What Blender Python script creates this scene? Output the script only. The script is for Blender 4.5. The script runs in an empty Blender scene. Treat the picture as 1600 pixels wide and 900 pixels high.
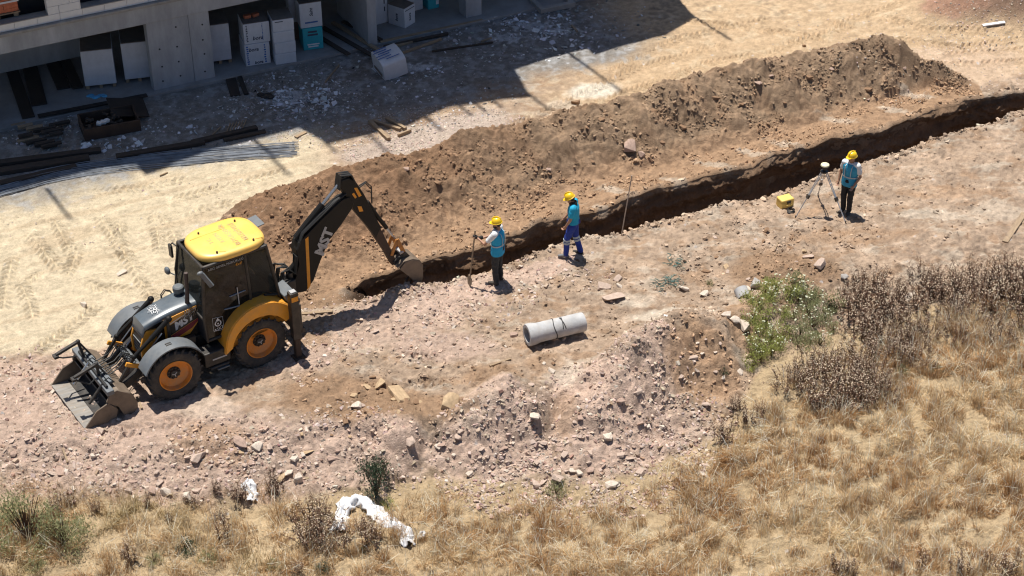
import bpy, bmesh, math, random
import numpy as np
from mathutils import Vector, Matrix, Euler
random.seed(7)
RNG = np.random.default_rng(11)
R = math.radians
S = bpy.context.scene
COL = S.collection

# ------------------------------------------------------------------ camera, sky, sun, exposure
CAM_H, CAM_F, CAM_T = 24.0, 2800.0, R(35)
cam = bpy.data.cameras.new('camera')
cam.sensor_width = 36.0
cam.lens = CAM_F / 1600 * 36
cam.clip_end = 2000
camo = bpy.data.objects.new('camera', cam)
camo.location = (0, 0, CAM_H)
camo.rotation_euler = (R(90) - CAM_T, 0, 0)
COL.objects.link(camo)
S.camera = camo

SUN_AZ = np.array([0.53, -0.85]); SUN_AZ /= np.linalg.norm(SUN_AZ)     # direction the shadows fall
SUN_EL = R(75)
w = bpy.data.worlds.new('World'); S.world = w; w.use_nodes = True
nt = w.node_tree
bg = nt.nodes['Background']
sky = nt.nodes.new('ShaderNodeTexSky'); sky.sky_type = 'NISHITA'; sky.sun_disc = False
sky.ozone_density = 6.0; sky.sun_elevation = SUN_EL
sky.sun_rotation = math.atan2(-SUN_AZ[0], -SUN_AZ[1])
nt.links.new(sky.outputs[0], bg.inputs[0]); bg.inputs[1].default_value = 0.06
sl = bpy.data.lights.new('sun', 'SUN'); sl.energy = 5.0; sl.angle = R(0.53); sl.color = (1.0, 0.945, 0.86)
so = bpy.data.objects.new('sun', sl); COL.objects.link(so)
so.rotation_euler = Vector((SUN_AZ[0] * math.cos(SUN_EL), SUN_AZ[1] * math.cos(SUN_EL), -math.sin(SUN_EL))).to_track_quat('-Z', 'Y').to_euler()
S.cycles.use_denoising = True; S.cycles.denoiser = 'OPENIMAGEDENOISE'; S.cycles.denoising_prefilter = 'ACCURATE'; S.cycles.denoising_input_passes = 'RGB_ALBEDO_NORMAL'; S.cycles.filter_width = 1.15
S.view_settings.view_transform = 'Standard'; S.view_settings.look = 'None'
S.view_settings.exposure = 0.38; S.view_settings.gamma = 1.0

# ------------------------------------------------------------------ helpers
_c, _s = math.cos(CAM_T), math.sin(CAM_T)
def gp(px, py, h=0.0):
    """where the sight line through a photo pixel meets height h"""
    u = (px - 800) / CAM_F; v = (450 - py) / CAM_F
    d = (u, _c + v * _s, -_s + v * _c); t = (h - CAM_H) / d[2]
    return d[0] * t, d[1] * t
def gt(px, py, dz=0.0):
    """same, on the terrain"""
    h = 0.0
    for _ in range(8):
        x, y = gp(px, py, h); h = 0.5 * h + 0.5 * float(tz(x, y))
    x, y = gp(px, py, h)
    return Vector((x, y, float(tz(x, y)) + dz))

def tag(o, label=None, cat=None, group=None, kind=None):
    if label: o['label'] = label
    if cat: o['category'] = cat
    if group: o['group'] = group
    if kind: o['kind'] = kind
    return o
def empty(name, loc=(0, 0, 0), rz=0.0, label=None, cat=None, group=None):
    o = bpy.data.objects.new(name, None); COL.objects.link(o)
    o.location = loc; o.rotation_euler = (0, 0, rz); o.empty_display_size = .2
    return tag(o, label, cat, group)
def link(name, me, mat=None, parent=None):
    o = bpy.data.objects.new(name, me); COL.objects.link(o)
    if mat is not None and not me.materials: me.materials.append(mat)
    if parent is not None: o.parent = parent
    return o
def copy_tree(o, parent=None):
    c = o.copy(); COL.objects.link(c)
    if parent is not None: c.parent = parent
    for ch in list(o.children): copy_tree(ch, c)
    return c

class MB:
    def __init__(self): self.bm = bmesh.new()
    def box(self, c, s, rot=None, taper=1.0):
        M = Matrix.Translation(Vector(c)) @ (rot.to_4x4() if rot is not None else Matrix())
        vs = []
        for z in (-.5, .5):
            k = taper if z > 0 else 1.0
            for x, y in ((-.5, -.5), (.5, -.5), (.5, .5), (-.5, .5)):
                vs.append(self.bm.verts.new(M @ Vector((x * s[0] * k, y * s[1] * k, z * s[2]))))
        for f in ((3, 2, 1, 0), (4, 5, 6, 7), (0, 1, 5, 4), (1, 2, 6, 5), (2, 3, 7, 6), (3, 0, 4, 7)):
            self.bm.faces.new([vs[i] for i in f])
        return self
    def bar(self, a, b, wd, ht, up=(0, 0, 1)):
        a = Vector(a); b = Vector(b); d = b - a; x = d.normalized(); u = Vector(up)
        if abs(x.dot(u)) > .98: u = Vector((0, 1, 0))
        y = u.cross(x).normalized(); z = x.cross(y)
        return self.box((a + b) / 2, (d.length, wd, ht), Matrix((x, y, z)).transposed())
    def tube(self, pts, r, seg=8, cap=True):
        pts = [Vector(p) for p in pts]; n = len(pts)
        rs = r if isinstance(r, (list, tuple)) else [r] * n
        rings = []; prev = None
        for i, p in enumerate(pts):
            t = (pts[min(i + 1, n - 1)] - pts[max(i - 1, 0)]).normalized()
            if prev is None:
                ref = Vector((0, 0, 1)) if abs(t.z) < .9 else Vector((1, 0, 0))
                u = t.cross(ref).normalized()
            else:
                u = (prev - t * prev.dot(t)).normalized()
            prev = u; v = t.cross(u)
            rr = rs[i]; ra, rb = rr if isinstance(rr, tuple) else (rr, rr)
            rings.append([self.bm.verts.new(p + u * math.cos(2 * math.pi * k / seg) * ra + v * math.sin(2 * math.pi * k / seg) * rb) for k in range(seg)])
        for a, b in zip(rings, rings[1:]):
            for k in range(seg): self.bm.faces.new((a[k], a[(k + 1) % seg], b[(k + 1) % seg], b[k]))
        if cap:
            self.bm.faces.new(rings[0][::-1]); self.bm.faces.new(rings[-1])
        return self
    def prism(self, poly, a, b, axis='y'):
        f = {'y': lambda p, t: (p[0], t, p[1]), 'x': lambda p, t: (t, p[0], p[1]), 'z': lambda p, t: (p[0], p[1], t)}[axis]
        A = [self.bm.verts.new(f(p, a)) for p in poly]; B = [self.bm.verts.new(f(p, b)) for p in poly]
        n = len(poly)
        self.bm.faces.new(A); self.bm.faces.new(B[::-1])
        for i in range(n): self.bm.faces.new((A[i], B[i], B[(i + 1) % n], A[(i + 1) % n]))
        return self
    def sheet(self, path, a, b, th, axis='y'):
        """plate following a path in a plane, thickness th"""
        P = [Vector((p[0], p[1])) for p in path]; up = []; dn = []
        for i, p in enumerate(P):
            t = (P[min(i + 1, len(P) - 1)] - P[max(i - 1, 0)]).normalized(); nrm = Vector((-t.y, t.x))
            up.append(p + nrm * th / 2); dn.append(p - nrm * th / 2)
        return self.prism([tuple(q) for q in up] + [tuple(q) for q in dn[::-1]], a, b, axis)
    def lathe(self, prof, c=(0, 0, 0), axis='z', seg=24, a0=0.0, a1=2 * math.pi, closed=True):
        """prof: (radius, along-axis)"""
        full = abs(a1 - a0 - 2 * math.pi) < 1e-6; n = seg if full else seg + 1
        c = Vector(c); rings = []
        for k in range(n):
            a = a0 + (a1 - a0) * k / seg; ca, sa = math.cos(a), math.sin(a)
            ring = []
            for r, h in prof:
                q = {'z': (r * ca, r * sa, h), 'y': (r * ca, h, r * sa), 'x': (h, r * ca, r * sa)}[axis]
                ring.append(self.bm.verts.new(c + Vector(q)))
            rings.append(ring)
        m = len(prof)
        for k in range(seg):
            A = rings[k]; B = rings[(k + 1) % n]
            for i in range(m if closed else m - 1):
                j = (i + 1) % m
                if (A[i].co - B[i].co).length < 1e-7 and (A[j].co - B[j].co).length < 1e-7: continue
                if (A[i].co - B[i].co).length < 1e-7: self.bm.faces.new((A[i], B[j], A[j]))
                elif (A[j].co - B[j].co).length < 1e-7: self.bm.faces.new((A[i], B[i], A[j]))
                else: self.bm.faces.new((A[i], B[i], B[j], A[j]))
        if not full and closed:
            self.bm.faces.new(rings[0]); self.bm.faces.new(rings[-1][::-1])
        return self
    def ball(self, c, r, seg=10, rings=7, rot=None):
        if not isinstance(r, (tuple, list)): r = (r, r, r)
        M = Matrix.Translation(Vector(c)) @ (rot.to_4x4() if rot is not None else Matrix()) @ Matrix.Diagonal((r[0], r[1], r[2], 1))
        bmesh.ops.create_uvsphere(self.bm, u_segments=seg, v_segments=rings, radius=1.0, matrix=M)
        return self
    def limb(self, pts, rs, seg=10):
        self.tube(pts, rs, seg)
        for p, r in zip(pts, rs):
            q = min(r) if isinstance(r, tuple) else r
            self.ball(p, q * .98, 10, 7)
        return self
    def hull(self, pts):
        vs = [self.bm.verts.new(p) for p in pts]
        res = bmesh.ops.convex_hull(self.bm, input=vs)
        junk = [e for e in res['geom_interior'] if isinstance(e, bmesh.types.BMVert)] + [e for e in res['geom_unused'] if isinstance(e, bmesh.types.BMVert)]
        if junk: bmesh.ops.delete(self.bm, geom=list(set(junk)), context='VERTS')
        return self
    def mesh(self, name, smooth=35):
        bmesh.ops.remove_doubles(self.bm, verts=self.bm.verts, dist=1e-6)
        bmesh.ops.recalc_face_normals(self.bm, faces=self.bm.faces)
        me = bpy.data.meshes.new(name); self.bm.to_mesh(me); self.bm.free()
        if smooth:
            me.polygons.foreach_set('use_smooth', [True] * len(me.polygons))
            me.set_sharp_from_angle(angle=R(smooth))
        return me
    def build(self, name, mat, parent=None, bev=0.0, smooth=35, remesh=0.0, wrinkle=0.0):
        me = self.mesh(name, smooth); o = link(name, me, mat, parent)
        if bev > 0:
            m = o.modifiers.new('bevel', 'BEVEL'); m.width = bev; m.segments = 2; m.limit_method = 'ANGLE'; m.angle_limit = R(40)
        if remesh > 0:
            m = o.modifiers.new('remesh', 'REMESH'); m.mode = 'VOXEL'; m.voxel_size = remesh; m.use_smooth_shade = True
            m2 = o.modifiers.new('smooth', 'SMOOTH'); m2.factor = .5; m2.iterations = 2
            dg = bpy.context.evaluated_depsgraph_get()
            me2 = bpy.data.meshes.new_from_object(o.evaluated_get(dg))
            o.modifiers.clear(); o.data = me2; me2.name = name
            n = len(me2.vertices)
            if wrinkle and n:
                co = np.empty(n * 3, np.float32); me2.vertices.foreach_get('co', co); co = co.reshape(-1, 3)
                no = np.empty(n * 3, np.float32); me2.vertices.foreach_get('normal', no); no = no.reshape(-1, 3)
                d = perlin(co[:, 0] * 9 + co[:, 1] * 7, co[:, 2] * 13 + co[:, 1] * 5, 5) + .5 * perlin(co[:, 0] * 23, co[:, 2] * 27 + co[:, 1] * 19, 6)
                co += no * (d * wrinkle)[:, None]
                me2.vertices.foreach_set('co', co.ravel()); me2.update()
            if not me2.materials: me2.materials.append(mat)
            me2.polygons.foreach_set('use_smooth', [True] * len(me2.polygons))
        return o

# ---- numpy gradient noise
def _hash(ix, iy, seed):
    h = (ix.astype(np.int64) * 374761393 + iy.astype(np.int64) * 668265263 + seed * 1442695041) & 0xffffffff
    h = ((h ^ (h >> 13)) * 1274126177) & 0xffffffff
    return ((h ^ (h >> 16)) & 0xffff) / 65536.0
def perlin(x, y, seed=0):
    x = np.asarray(x, float); y = np.asarray(y, float)
    x0 = np.floor(x); y0 = np.floor(y); fx = x - x0; fy = y - y0
    u = fx * fx * fx * (fx * (fx * 6 - 15) + 10); v = fy * fy * fy * (fy * (fy * 6 - 15) + 10)
    def gr(dx, dy):
        a = _hash(x0 + dx, y0 + dy, seed) * 6.2831853
        return np.cos(a) * (fx - dx) + np.sin(a) * (fy - dy)
    a = gr(0, 0); b = gr(1, 0); c = gr(0, 1); d = gr(1, 1)
    return 1.5 * ((a * (1 - u) + b * u) * (1 - v) + (c * (1 - u) + d * u) * v)
def ss(a, b, x):
    t = np.clip((x - a) / (b - a), 0, 1); return t * t * (3 - 2 * t)

# ------------------------------------------------------------------ materials
def new_mat(name):
    m = bpy.data.materials.new(name); m.use_nodes = True
    return m, m.node_tree, m.node_tree.nodes['Principled BSDF']
def nd(t, kind, **kw):
    n = t.nodes.new(kind)
    for k, v in kw.items(): setattr(n, k, v)
    return n
def pmat(name, col, rough=.6, metal=0.0, var=.15, scale=6, bump=0.0, bscale=60, dust=0.0, dustcol=(.34, .27, .19), coord='Object', coat=0.0, spec=None, stretch=None):
    m, t, b = new_mat(name); L = t.links
    tc = nd(t, 'ShaderNodeTexCoord'); src = tc.outputs[coord]
    if stretch:
        mp = nd(t, 'ShaderNodeMapping'); mp.inputs['Scale'].default_value = stretch; L.new(src, mp.inputs[0]); src = mp.outputs[0]
    n = nd(t, 'ShaderNodeTexNoise'); n.inputs['Scale'].default_value = scale; n.inputs['Detail'].default_value = 6; n.inputs['Roughness'].default_value = .65
    L.new(src, n.inputs['Vector'])
    mr = nd(t, 'ShaderNodeMapRange'); mr.inputs[1].default_value = .3; mr.inputs[2].default_value = .7; L.new(n.outputs[0], mr.inputs[0])
    mx = nd(t, 'ShaderNodeMix', data_type='RGBA')
    mx.inputs['A'].default_value = (*[c * (1 - var) for c in col], 1); mx.inputs['B'].default_value = (*[min(1, c * (1 + var)) for c in col], 1)
    L.new(mr.outputs[0], mx.inputs['Factor']); out = mx.outputs['Result']
    if dust > 0:
        n2 = nd(t, 'ShaderNodeTexNoise'); n2.inputs['Scale'].default_value = scale * .7; n2.inputs['Detail'].default_value = 8; n2.inputs['Roughness'].default_value = .7
        L.new(src, n2.inputs['Vector'])
        r2 = nd(t, 'ShaderNodeMapRange'); r2.inputs[1].default_value = .42; r2.inputs[2].default_value = .72; r2.inputs[4].default_value = dust; L.new(n2.outputs[0], r2.inputs[0])
        m2 = nd(t, 'ShaderNodeMix', data_type='RGBA'); m2.inputs['B'].default_value = (*dustcol, 1)
        L.new(r2.outputs[0], m2.inputs['Factor']); L.new(out, m2.inputs['A']); out = m2.outputs['Result']
    L.new(out, b.inputs['Base Color'])
    rr = nd(t, 'ShaderNodeMapRange'); rr.inputs[3].default_value = max(0, rough - .1); rr.inputs[4].default_value = min(1, rough + .12); L.new(n.outputs[0], rr.inputs[0]); L.new(rr.outputs[0], b.inputs['Roughness'])
    b.inputs['Metallic'].default_value = metal
    if coat: b.inputs['Coat Weight'].default_value = coat
    if spec is not None: b.inputs['Specular IOR Level'].default_value = spec
    if bump > 0:
        n3 = nd(t, 'ShaderNodeTexNoise'); n3.inputs['Scale'].default_value = bscale; n3.inputs['Detail'].default_value = 5; L.new(src, n3.inputs['Vector'])
        bp = nd(t, 'ShaderNodeBump'); bp.inputs['Strength'].default_value = bump; bp.inputs['Distance'].default_value = .01
        L.new(n3.outputs[0], bp.inputs['Height']); L.new(bp.outputs[0], b.inputs['Normal'])
    return m
def attr_mat(name, rough=.95, var=.25, s1=9.0, s2=55.0, bump=.5, bdist=.03, spec=.15, transl=0.0):
    """soil, stone and grass: the colour of each piece comes from its own attribute, grain from noise"""
    m, t, b = new_mat(name); L = t.links
    at = nd(t, 'ShaderNodeAttribute', attribute_name='Col')
    tc = nd(t, 'ShaderNodeTexCoord')
    n1 = nd(t, 'ShaderNodeTexNoise'); n1.inputs['Scale'].default_value = s1; n1.inputs['Detail'].default_value = 7; n1.inputs['Roughness'].default_value = .7
    n2 = nd(t, 'ShaderNodeTexNoise'); n2.inputs['Scale'].default_value = s2; n2.inputs['Detail'].default_value = 4; n2.inputs['Roughness'].default_value = .7
    L.new(tc.outputs['Object'], n1.inputs['Vector']); L.new(tc.outputs['Object'], n2.inputs['Vector'])
    ad = nd(t, 'ShaderNodeMath', operation='ADD'); L.new(n1.outputs[0], ad.inputs[0]); L.new(n2.outputs[0], ad.inputs[1])
    mr = nd(t, 'ShaderNodeMapRange'); mr.inputs[1].default_value = .7; mr.inputs[2].default_value = 1.3; mr.inputs[3].default_value = 1 - var; mr.inputs[4].default_value = 1 + var
    L.new(ad.outputs[0], mr.inputs[0])
    vm = nd(t, 'ShaderNodeVectorMath', operation='SCALE'); L.new(at.outputs['Color'], vm.inputs[0]); L.new(mr.outputs[0], vm.inputs['Scale'])
    L.new(vm.outputs[0], b.inputs['Base Color'])
    b.inputs['Roughness'].default_value = rough; b.inputs['Specular IOR Level'].default_value = spec
    if bump:
        n3 = nd(t, 'ShaderNodeTexNoise'); n3.inputs['Scale'].default_value = s2 * .33; n3.inputs['Detail'].default_value = 6; n3.inputs['Roughness'].default_value = .75; L.new(tc.outputs['Object'], n3.inputs['Vector'])
        a2 = nd(t, 'ShaderNodeMath', operation='MULTIPLY_ADD'); a2.inputs[1].default_value = 1.5; L.new(n3.outputs[0], a2.inputs[0]); L.new(ad.outputs[0], a2.inputs[2]); ad = a2
        bp = nd(t, 'ShaderNodeBump'); bp.inputs['Strength'].default_value = bump; bp.inputs['Distance'].default_value = bdist
        L.new(ad.outputs[0], bp.inputs['Height']); L.new(bp.outputs[0], b.inputs['Normal'])
    if transl:
        tr = nd(t, 'ShaderNodeBsdfTranslucent'); L.new(vm.outputs[0], tr.inputs[0])
        ms = nd(t, 'ShaderNodeMixShader'); ms.inputs[0].default_value = transl
        L.new(b.outputs[0], ms.inputs[1]); L.new(tr.outputs[0], ms.inputs[2])
        L.new(ms.outputs[0], t.nodes['Material Output'].inputs[0])
    return m
def glass_mat(name, col, see=.5):
    m, t, b = new_mat(name); L = t.links
    b.inputs['Base Color'].default_value = (*col, 1); b.inputs['Roughness'].default_value = .06
    tr = nd(t, 'ShaderNodeBsdfTransparent'); tr.inputs[0].default_value = (.5, .53, .52, 1)
    n = nd(t, 'ShaderNodeTexNoise'); n.inputs['Scale'].default_value = 3; n.inputs['Detail'].default_value = 5
    tc = nd(t, 'ShaderNodeTexCoord'); L.new(tc.outputs['Object'], n.inputs['Vector'])
    mr = nd(t, 'ShaderNodeMapRange'); mr.inputs[3].default_value = see - .12; mr.inputs[4].default_value = see + .12; L.new(n.outputs[0], mr.inputs[0])
    ms = nd(t, 'ShaderNodeMixShader'); L.new(mr.outputs[0], ms.inputs[0]); L.new(b.outputs[0], ms.inputs[1]); L.new(tr.outputs[0], ms.inputs[2])
    L.new(ms.outputs[0], t.nodes['Material Output'].inputs[0])
    return m

M_ground = attr_mat('ground soil', var=.30, s1=3.0, s2=42.0, bump=.8, bdist=.045)
M_stone = attr_mat('broken stone', var=.14, s1=14, s2=80, bump=.35, bdist=.012)
M_grass = attr_mat('dry grass', var=.12, s1=2, s2=20, bump=0, rough=.8, transl=.35)
M_yellow = pmat('machine yellow paint', (.80, .34, .025), .45, var=.08, scale=5, dust=.32, coat=.15)
M_roofy = pmat('roof yellow paint', (.82, .50, .10), .40, var=.05, scale=4, dust=.3, dustcol=(.62, .50, .27), coat=.1)
M_orange = pmat('wheel orange paint', (.72, .23, .012), .5, var=.12, scale=6, dust=.5)
M_oldor = pmat('worn orange paint', (.52, .20, .03), .6, var=.25, scale=8, dust=.6, dustcol=(.20, .12, .07))
M_black = pmat('machine black paint', (.018, .017, .017), .5, var=.25, scale=6, dust=.38, dustcol=(.17, .135, .10))
M_boom = pmat('boom dark paint', (.010, .0097, .0095), .55, var=.3, scale=5, dust=.08, dustcol=(.06, .05, .04), spec=.25)
M_grey = pmat('fender grey plastic', (.115, .13, .145), .5, var=.12, scale=5, dust=.35, dustcol=(.24, .23, .21))
M_hood = pmat('hood blue grey paint', (.085, .108, .13), .33, var=.15, scale=4, dust=.3, dustcol=(.2, .2, .2), coat=.2)
M_rubber = pmat('tyre rubber', (.035, .033, .032), .85, var=.3, scale=7, bump=.3, bscale=40, dust=.75, dustcol=(.115, .095, .075))
M_steel = pmat('worn bucket steel', (.15, .115, .085), .55, metal=.1, var=.3, scale=6, bump=.25, bscale=30, dust=.6, dustcol=(.21, .155, .105))
M_shiny = pmat('polished scraped steel', (.27, .26, .245), .45, metal=.25, var=.2, scale=3, bump=.15, bscale=30, dust=.5, dustcol=(.33, .24, .15), stretch=(1, 6, 1))
M_chrome = pmat('cylinder rod chrome', (.42, .44, .47), .25, metal=.8, var=.1)
M_hose = pmat('hydraulic hose', (.02, .02, .02), .6)
M_glass = glass_mat('tinted cab glass', (.010, .011, .012), .22)
M_glassf = glass_mat('clear cab glass', (.05, .055, .055), .62)
M_cabin = pmat('cab interior plastic', (.03, .03, .032), .7)
M_white = pmat('white decal print', (.72, .72, .72), .5, var=.08, dust=.2)
M_faded = pmat('faded marker print', (.44, .36, .19), .6, var=.25, scale=18)
M_greyd = pmat('grey decal print', (.42, .42, .42), .5, var=.1)
M_red = pmat('red decal print', (.22, .02, .035), .5)
M_orand = pmat('orange decal print', (.75, .30, .02), .5)
M_lampg = pmat('lamp lens', (.4, .4, .4), .2, var=.1)
M_conc = pmat('cast concrete', (.36, .37, .385), .85, var=.22, scale=1.6, bump=.35, bscale=25, dust=.5, dustcol=(.23, .23, .235), stretch=(1.4, 1, .45))
M_conc2 = pmat('rough concrete slab edge', (.30, .285, .265), .9, var=.25, scale=3, bump=.5, bscale=18, dust=.4, dustcol=(.19, .17, .15))
M_floor = pmat('dusty concrete floor', (.27, .265, .26), .9, var=.2, scale=2.0, bump=.3, bscale=20, dust=.4, dustcol=(.2, .17, .14))
M_aac = pmat('white aerated block', (.68, .68, .67), .9, var=.05, scale=6, bump=.2, bscale=60)
M_dark = pmat('tie hole shadow plug', (.05, .05, .05), .9)
M_wrap = pmat('white shrink wrap', (.55, .57, .61), .45, var=.10, scale=4, bump=.4, bscale=9)
M_card = pmat('white printed carton', (.56, .58, .61), .7, var=.07, scale=6, dust=.15, dustcol=(.45, .45, .45))
M_cardtop = pmat('brown carton lid', (.2, .16, .13), .8, var=.2)
M_blue = pmat('blue carton print', (.05, .12, .33), .6, var=.2)
M_ink = pmat('dark carton print', (.05, .06, .09), .7, var=.2)
M_teal = pmat('teal carton', (.03, .36, .42), .6, var=.12)
M_brick = pmat('red hollow brick', (.42, .13, .065), .9, var=.2, scale=7, bump=.3)
M_wood = pmat('weathered timber', (.30, .215, .135), .85, var=.3, scale=5, stretch=(1, 7, 7), bump=.3, bscale=30, dust=.3, dustcol=(.3, .25, .19))
M_woodd = pmat('dark wet timber', (.045, .034, .026), .85, var=.4, scale=5, stretch=(1, 6, 6), bump=.3, bscale=30, dust=.35, dustcol=(.10, .08, .065))
M_form = pmat('black film formwork board', (.022, .017, .014), .6, var=.3, scale=3, dust=.3, dustcol=(.07, .06, .05))
M_rust = pmat('rusty brown steel', (.05, .03, .02), .75, var=.35, scale=5, bump=.4, bscale=25, dust=.4, dustcol=(.09, .055, .035))
M_rebar = pmat('grey reinforcing steel', (.30, .325, .36), .5, metal=.2, var=.3, scale=4, dust=.35, dustcol=(.15, .13, .11))
M_pipe = pmat('grey concrete pipe', (.44, .445, .45), .85, var=.2, scale=5, bump=.4, bscale=40, dust=.5, dustcol=(.40, .35, .29))
M_wire = pmat('dark binding wire', (.03, .03, .032), .6)
M_plastic = pmat('white plastic sheeting', (.70, .71, .73), .4, var=.05, scale=5, bump=.2, bscale=18)
M_case = pmat('yellow hard case', (.74, .52, .13), .45, var=.07, dust=.2, dustcol=(.6, .5, .3))
M_cream = pmat('cream receiver shell', (.72, .66, .44), .45, var=.05)
M_alu = pmat('tripod aluminium', (.55, .56, .58), .35, metal=.6, var=.12)
M_skin = pmat('tanned skin', (.36, .19, .12), .55, var=.1)
M_hat = pmat('yellow hard hat shell', (.86, .55, .012), .35, var=.04, coat=.3)
M_vest1 = pmat('bright blue vest', (.010, .34, .60), .75, var=.12, scale=8)
M_vest3 = pmat('blue safety vest', (.03, .29, .47), .75, var=.12, scale=8)
M_polo = pmat('teal blue polo shirt', (.008, .33, .53), .8, var=.12, scale=8)
M_tee = pmat('white t shirt', (.68, .69, .70), .85, var=.06)
M_trk = pmat('black trousers', (.017, .017, .018), .85, var=.3)
M_trd = pmat('charcoal trousers', (.03, .032, .034), .85, var=.3)
M_trb = pmat('royal blue work trousers', (.014, .04, .26), .8, var=.2)
M_boot = pmat('dusty dark boots', (.025, .022, .02), .7, var=.3, dust=.4, dustcol=(.2, .16, .12))
M_bootg = pmat('grey work boots', (.16, .17, .18), .7, var=.3, dust=.4, dustcol=(.25, .2, .15))
M_hair = pmat('black hair', (.01, .009, .008), .6)
M_eye = pmat('dark eyes', (.01, .008, .007), .3)
M_lip = pmat('lips', (.25, .10, .08), .5)
M_silver = pmat('reflective tape', (.40, .47, .50), .35, var=.06)
M_glove = pmat('dark work glove', (.025, .022, .02), .8)
M_stem = pmat('dark dried weed stems', (.10, .052, .030), .9, var=.4, scale=4)
M_head = pmat('cream seed heads', (.66, .53, .39), .9, var=.3, scale=9)
def leafy(m, k=.45):
    t = m.node_tree; b = t.nodes['Principled BSDF']; tr = nd(t, 'ShaderNodeBsdfTranslucent'); t.links.new(b.inputs['Base Color'].links[0].from_socket, tr.inputs[0])
    ms = nd(t, 'ShaderNodeMixShader'); ms.inputs[0].default_value = k; t.links.new(b.outputs[0], ms.inputs[1]); t.links.new(tr.outputs[0], ms.inputs[2]); t.links.new(ms.outputs[0], t.nodes['Material Output'].inputs[0]); return m
M_leaf = leafy(pmat('fresh green leaves', (.40, .43, .14), .7, var=.45, scale=7))
M_leafd = pmat('dark green leaves', (.042, .070, .032), .7, var=.4, scale=7)
M_leafo = leafy(pmat('olive grey leaves', (.34, .35, .18), .8, var=.35, scale=7))
M_umbel = pmat('white umbel flowers', (.62, .64, .47), .8, var=.15)
M_bluep = pmat('light blue plastic bag', (.06, .30, .52), .5, var=.2)
M_net = pmat('green nylon netting', (.05, .15, .14), .7, var=.3)

# ------------------------------------------------------------------ terrain
def crv(pts):
    """curve over x through photo points given with their height"""
    q = sorted([(*gp(p[0], p[1], p[2]), p[2]) for p in pts])
    xs = np.array([a[0] for a in q]); ys = np.array([a[1] for a in q]); hs = np.array([a[2] for a in q])
    # carry on beyond the frame in the same direction
    k0 = .5; xs = np.concatenate([[xs[0] - 60], xs, [xs[-1] + 60]]); ys = np.concatenate([[ys[0] - 60 * k0], ys, [ys[-1] + 60 * k0]]); hs = np.concatenate([[hs[0]], hs, [hs[-1]]])
    return xs, ys, hs
RIDGE = crv([(325, 362, 0), (370, 322, .35), (420, 298, .75), (500, 266, 1.0), (560, 256, .95), (600, 250, 1.0), (660, 236, .95), (700, 226, 1.0), (760, 205, 1.1), (800, 197, 1.05), (850, 184, 1.15), (900, 171, 1.1), (950, 158, 1.05), (1000, 147, 1.1), (1050, 130, 1.2), (1100, 117, 1.15), (1150, 104, 1.15), (1200, 97, 1.05), (1240, 84, 1.15), (1280, 77, 1.1), (1330, 64, 1.28), (1365, 54, 1.38), (1405, 66, 1.2), (1440, 85, .85), (1480, 106, .5), (1530, 135, 0)])
TOE = crv([(330, 372, 0), (400, 440, 0), (480, 450, 0), (560, 425, 0), (650, 378, 0), (740, 345, 0), (830, 318, 0), (900, 293, 0), (1000, 268, 0), (1100, 243, 0), (1200, 213, 0), (1300, 185, 0), (1400, 152, 0), (1480, 128, 0), (1540, 142, 0)])
NEAR = crv([(500, 490, 0), (545, 476, 0), (600, 464, 0), (650, 450, 0), (700, 441, 0), (735, 430, 0), (800, 410, 0), (860, 386, 0), (920, 371, 0), (970, 368, 0), (1010, 350, 0), (1060, 340, 0), (1110, 324, 0), (1180, 310, 0), (1240, 293, 0), (1290, 274, 0), (1330, 262, 0), (1400, 240, 0), (1500, 210, 0), (1570, 186, 0), (1600, 172, 0), (1660, 150, 0)])
FAR = crv([(500, 470, 0), (545, 455, 0), (600, 432, 0), (660, 410, 0), (720, 398, 0), (800, 372, 0), (860, 350, 0), (930, 338, 0), (1000, 310, 0), (1060, 290, 0), (1150, 272, 0), (1210, 246, 0), (1300, 222, 0), (1390, 204, 0), (1480, 168, 0), (1530, 156, 0), (1600, 146, 0), (1660, 124, 0)])
CREST = crv([(-100, 660, .02), (100, 690, .02), (250, 700, .02), (370, 680, .03), (480, 660, .08), (600, 655, .2), (640, 650, .18), (690, 652, .08), (740, 635, .12), (830, 602, .12), (880, 600, .02), (940, 575, .12), (1000, 545, .2), (1070, 515, .25), (1130, 497, .3), (1180, 480, .2), (1300, 440, .02), (1450, 400, 0), (1700, 360, 0)])
BASE = crv([(-100, 780, -.3), (200, 785, -.35), (430, 785, -.5), (560, 772, -.6), (680, 748, -.7), (800, 752, -.75), (900, 768, -.75), (980, 748, -.75), (1060, 708, -.75), (1130, 672, -.7), (1170, 610, -.5), (1200, 560, -.35), (1320, 520, -.3), (1450, 480, -.25), (1700, 430, -.2)])
X_END = gp(540, 478)[0]
X_FULL = gp(640, 440)[0]
MACH_O = (-6.0005, 32.1014); MACH_A = R(214.35)
FA = R(26.67); FDX = np.array([math.cos(FA), math.sin(FA)]); FDY = np.array([-math.sin(FA), math.cos(FA)])
BA = np.array(gp(240, 146))       # foot of the concrete wall: origin of the building

def blob(X, Y, px, py, rx, ry, h=0.0, ang=0.0):
    """soft ellipse lying on the ground, radii in metres"""
    cx, cy = gp(px, py, h); ca, sa = math.cos(ang), math.sin(ang)
    dx = X - cx; dy = Y - cy
    a = (dx * ca + dy * sa) / rx; b = (-dx * sa + dy * ca) / ry
    return np.exp(-(a * a + b * b))

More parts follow.
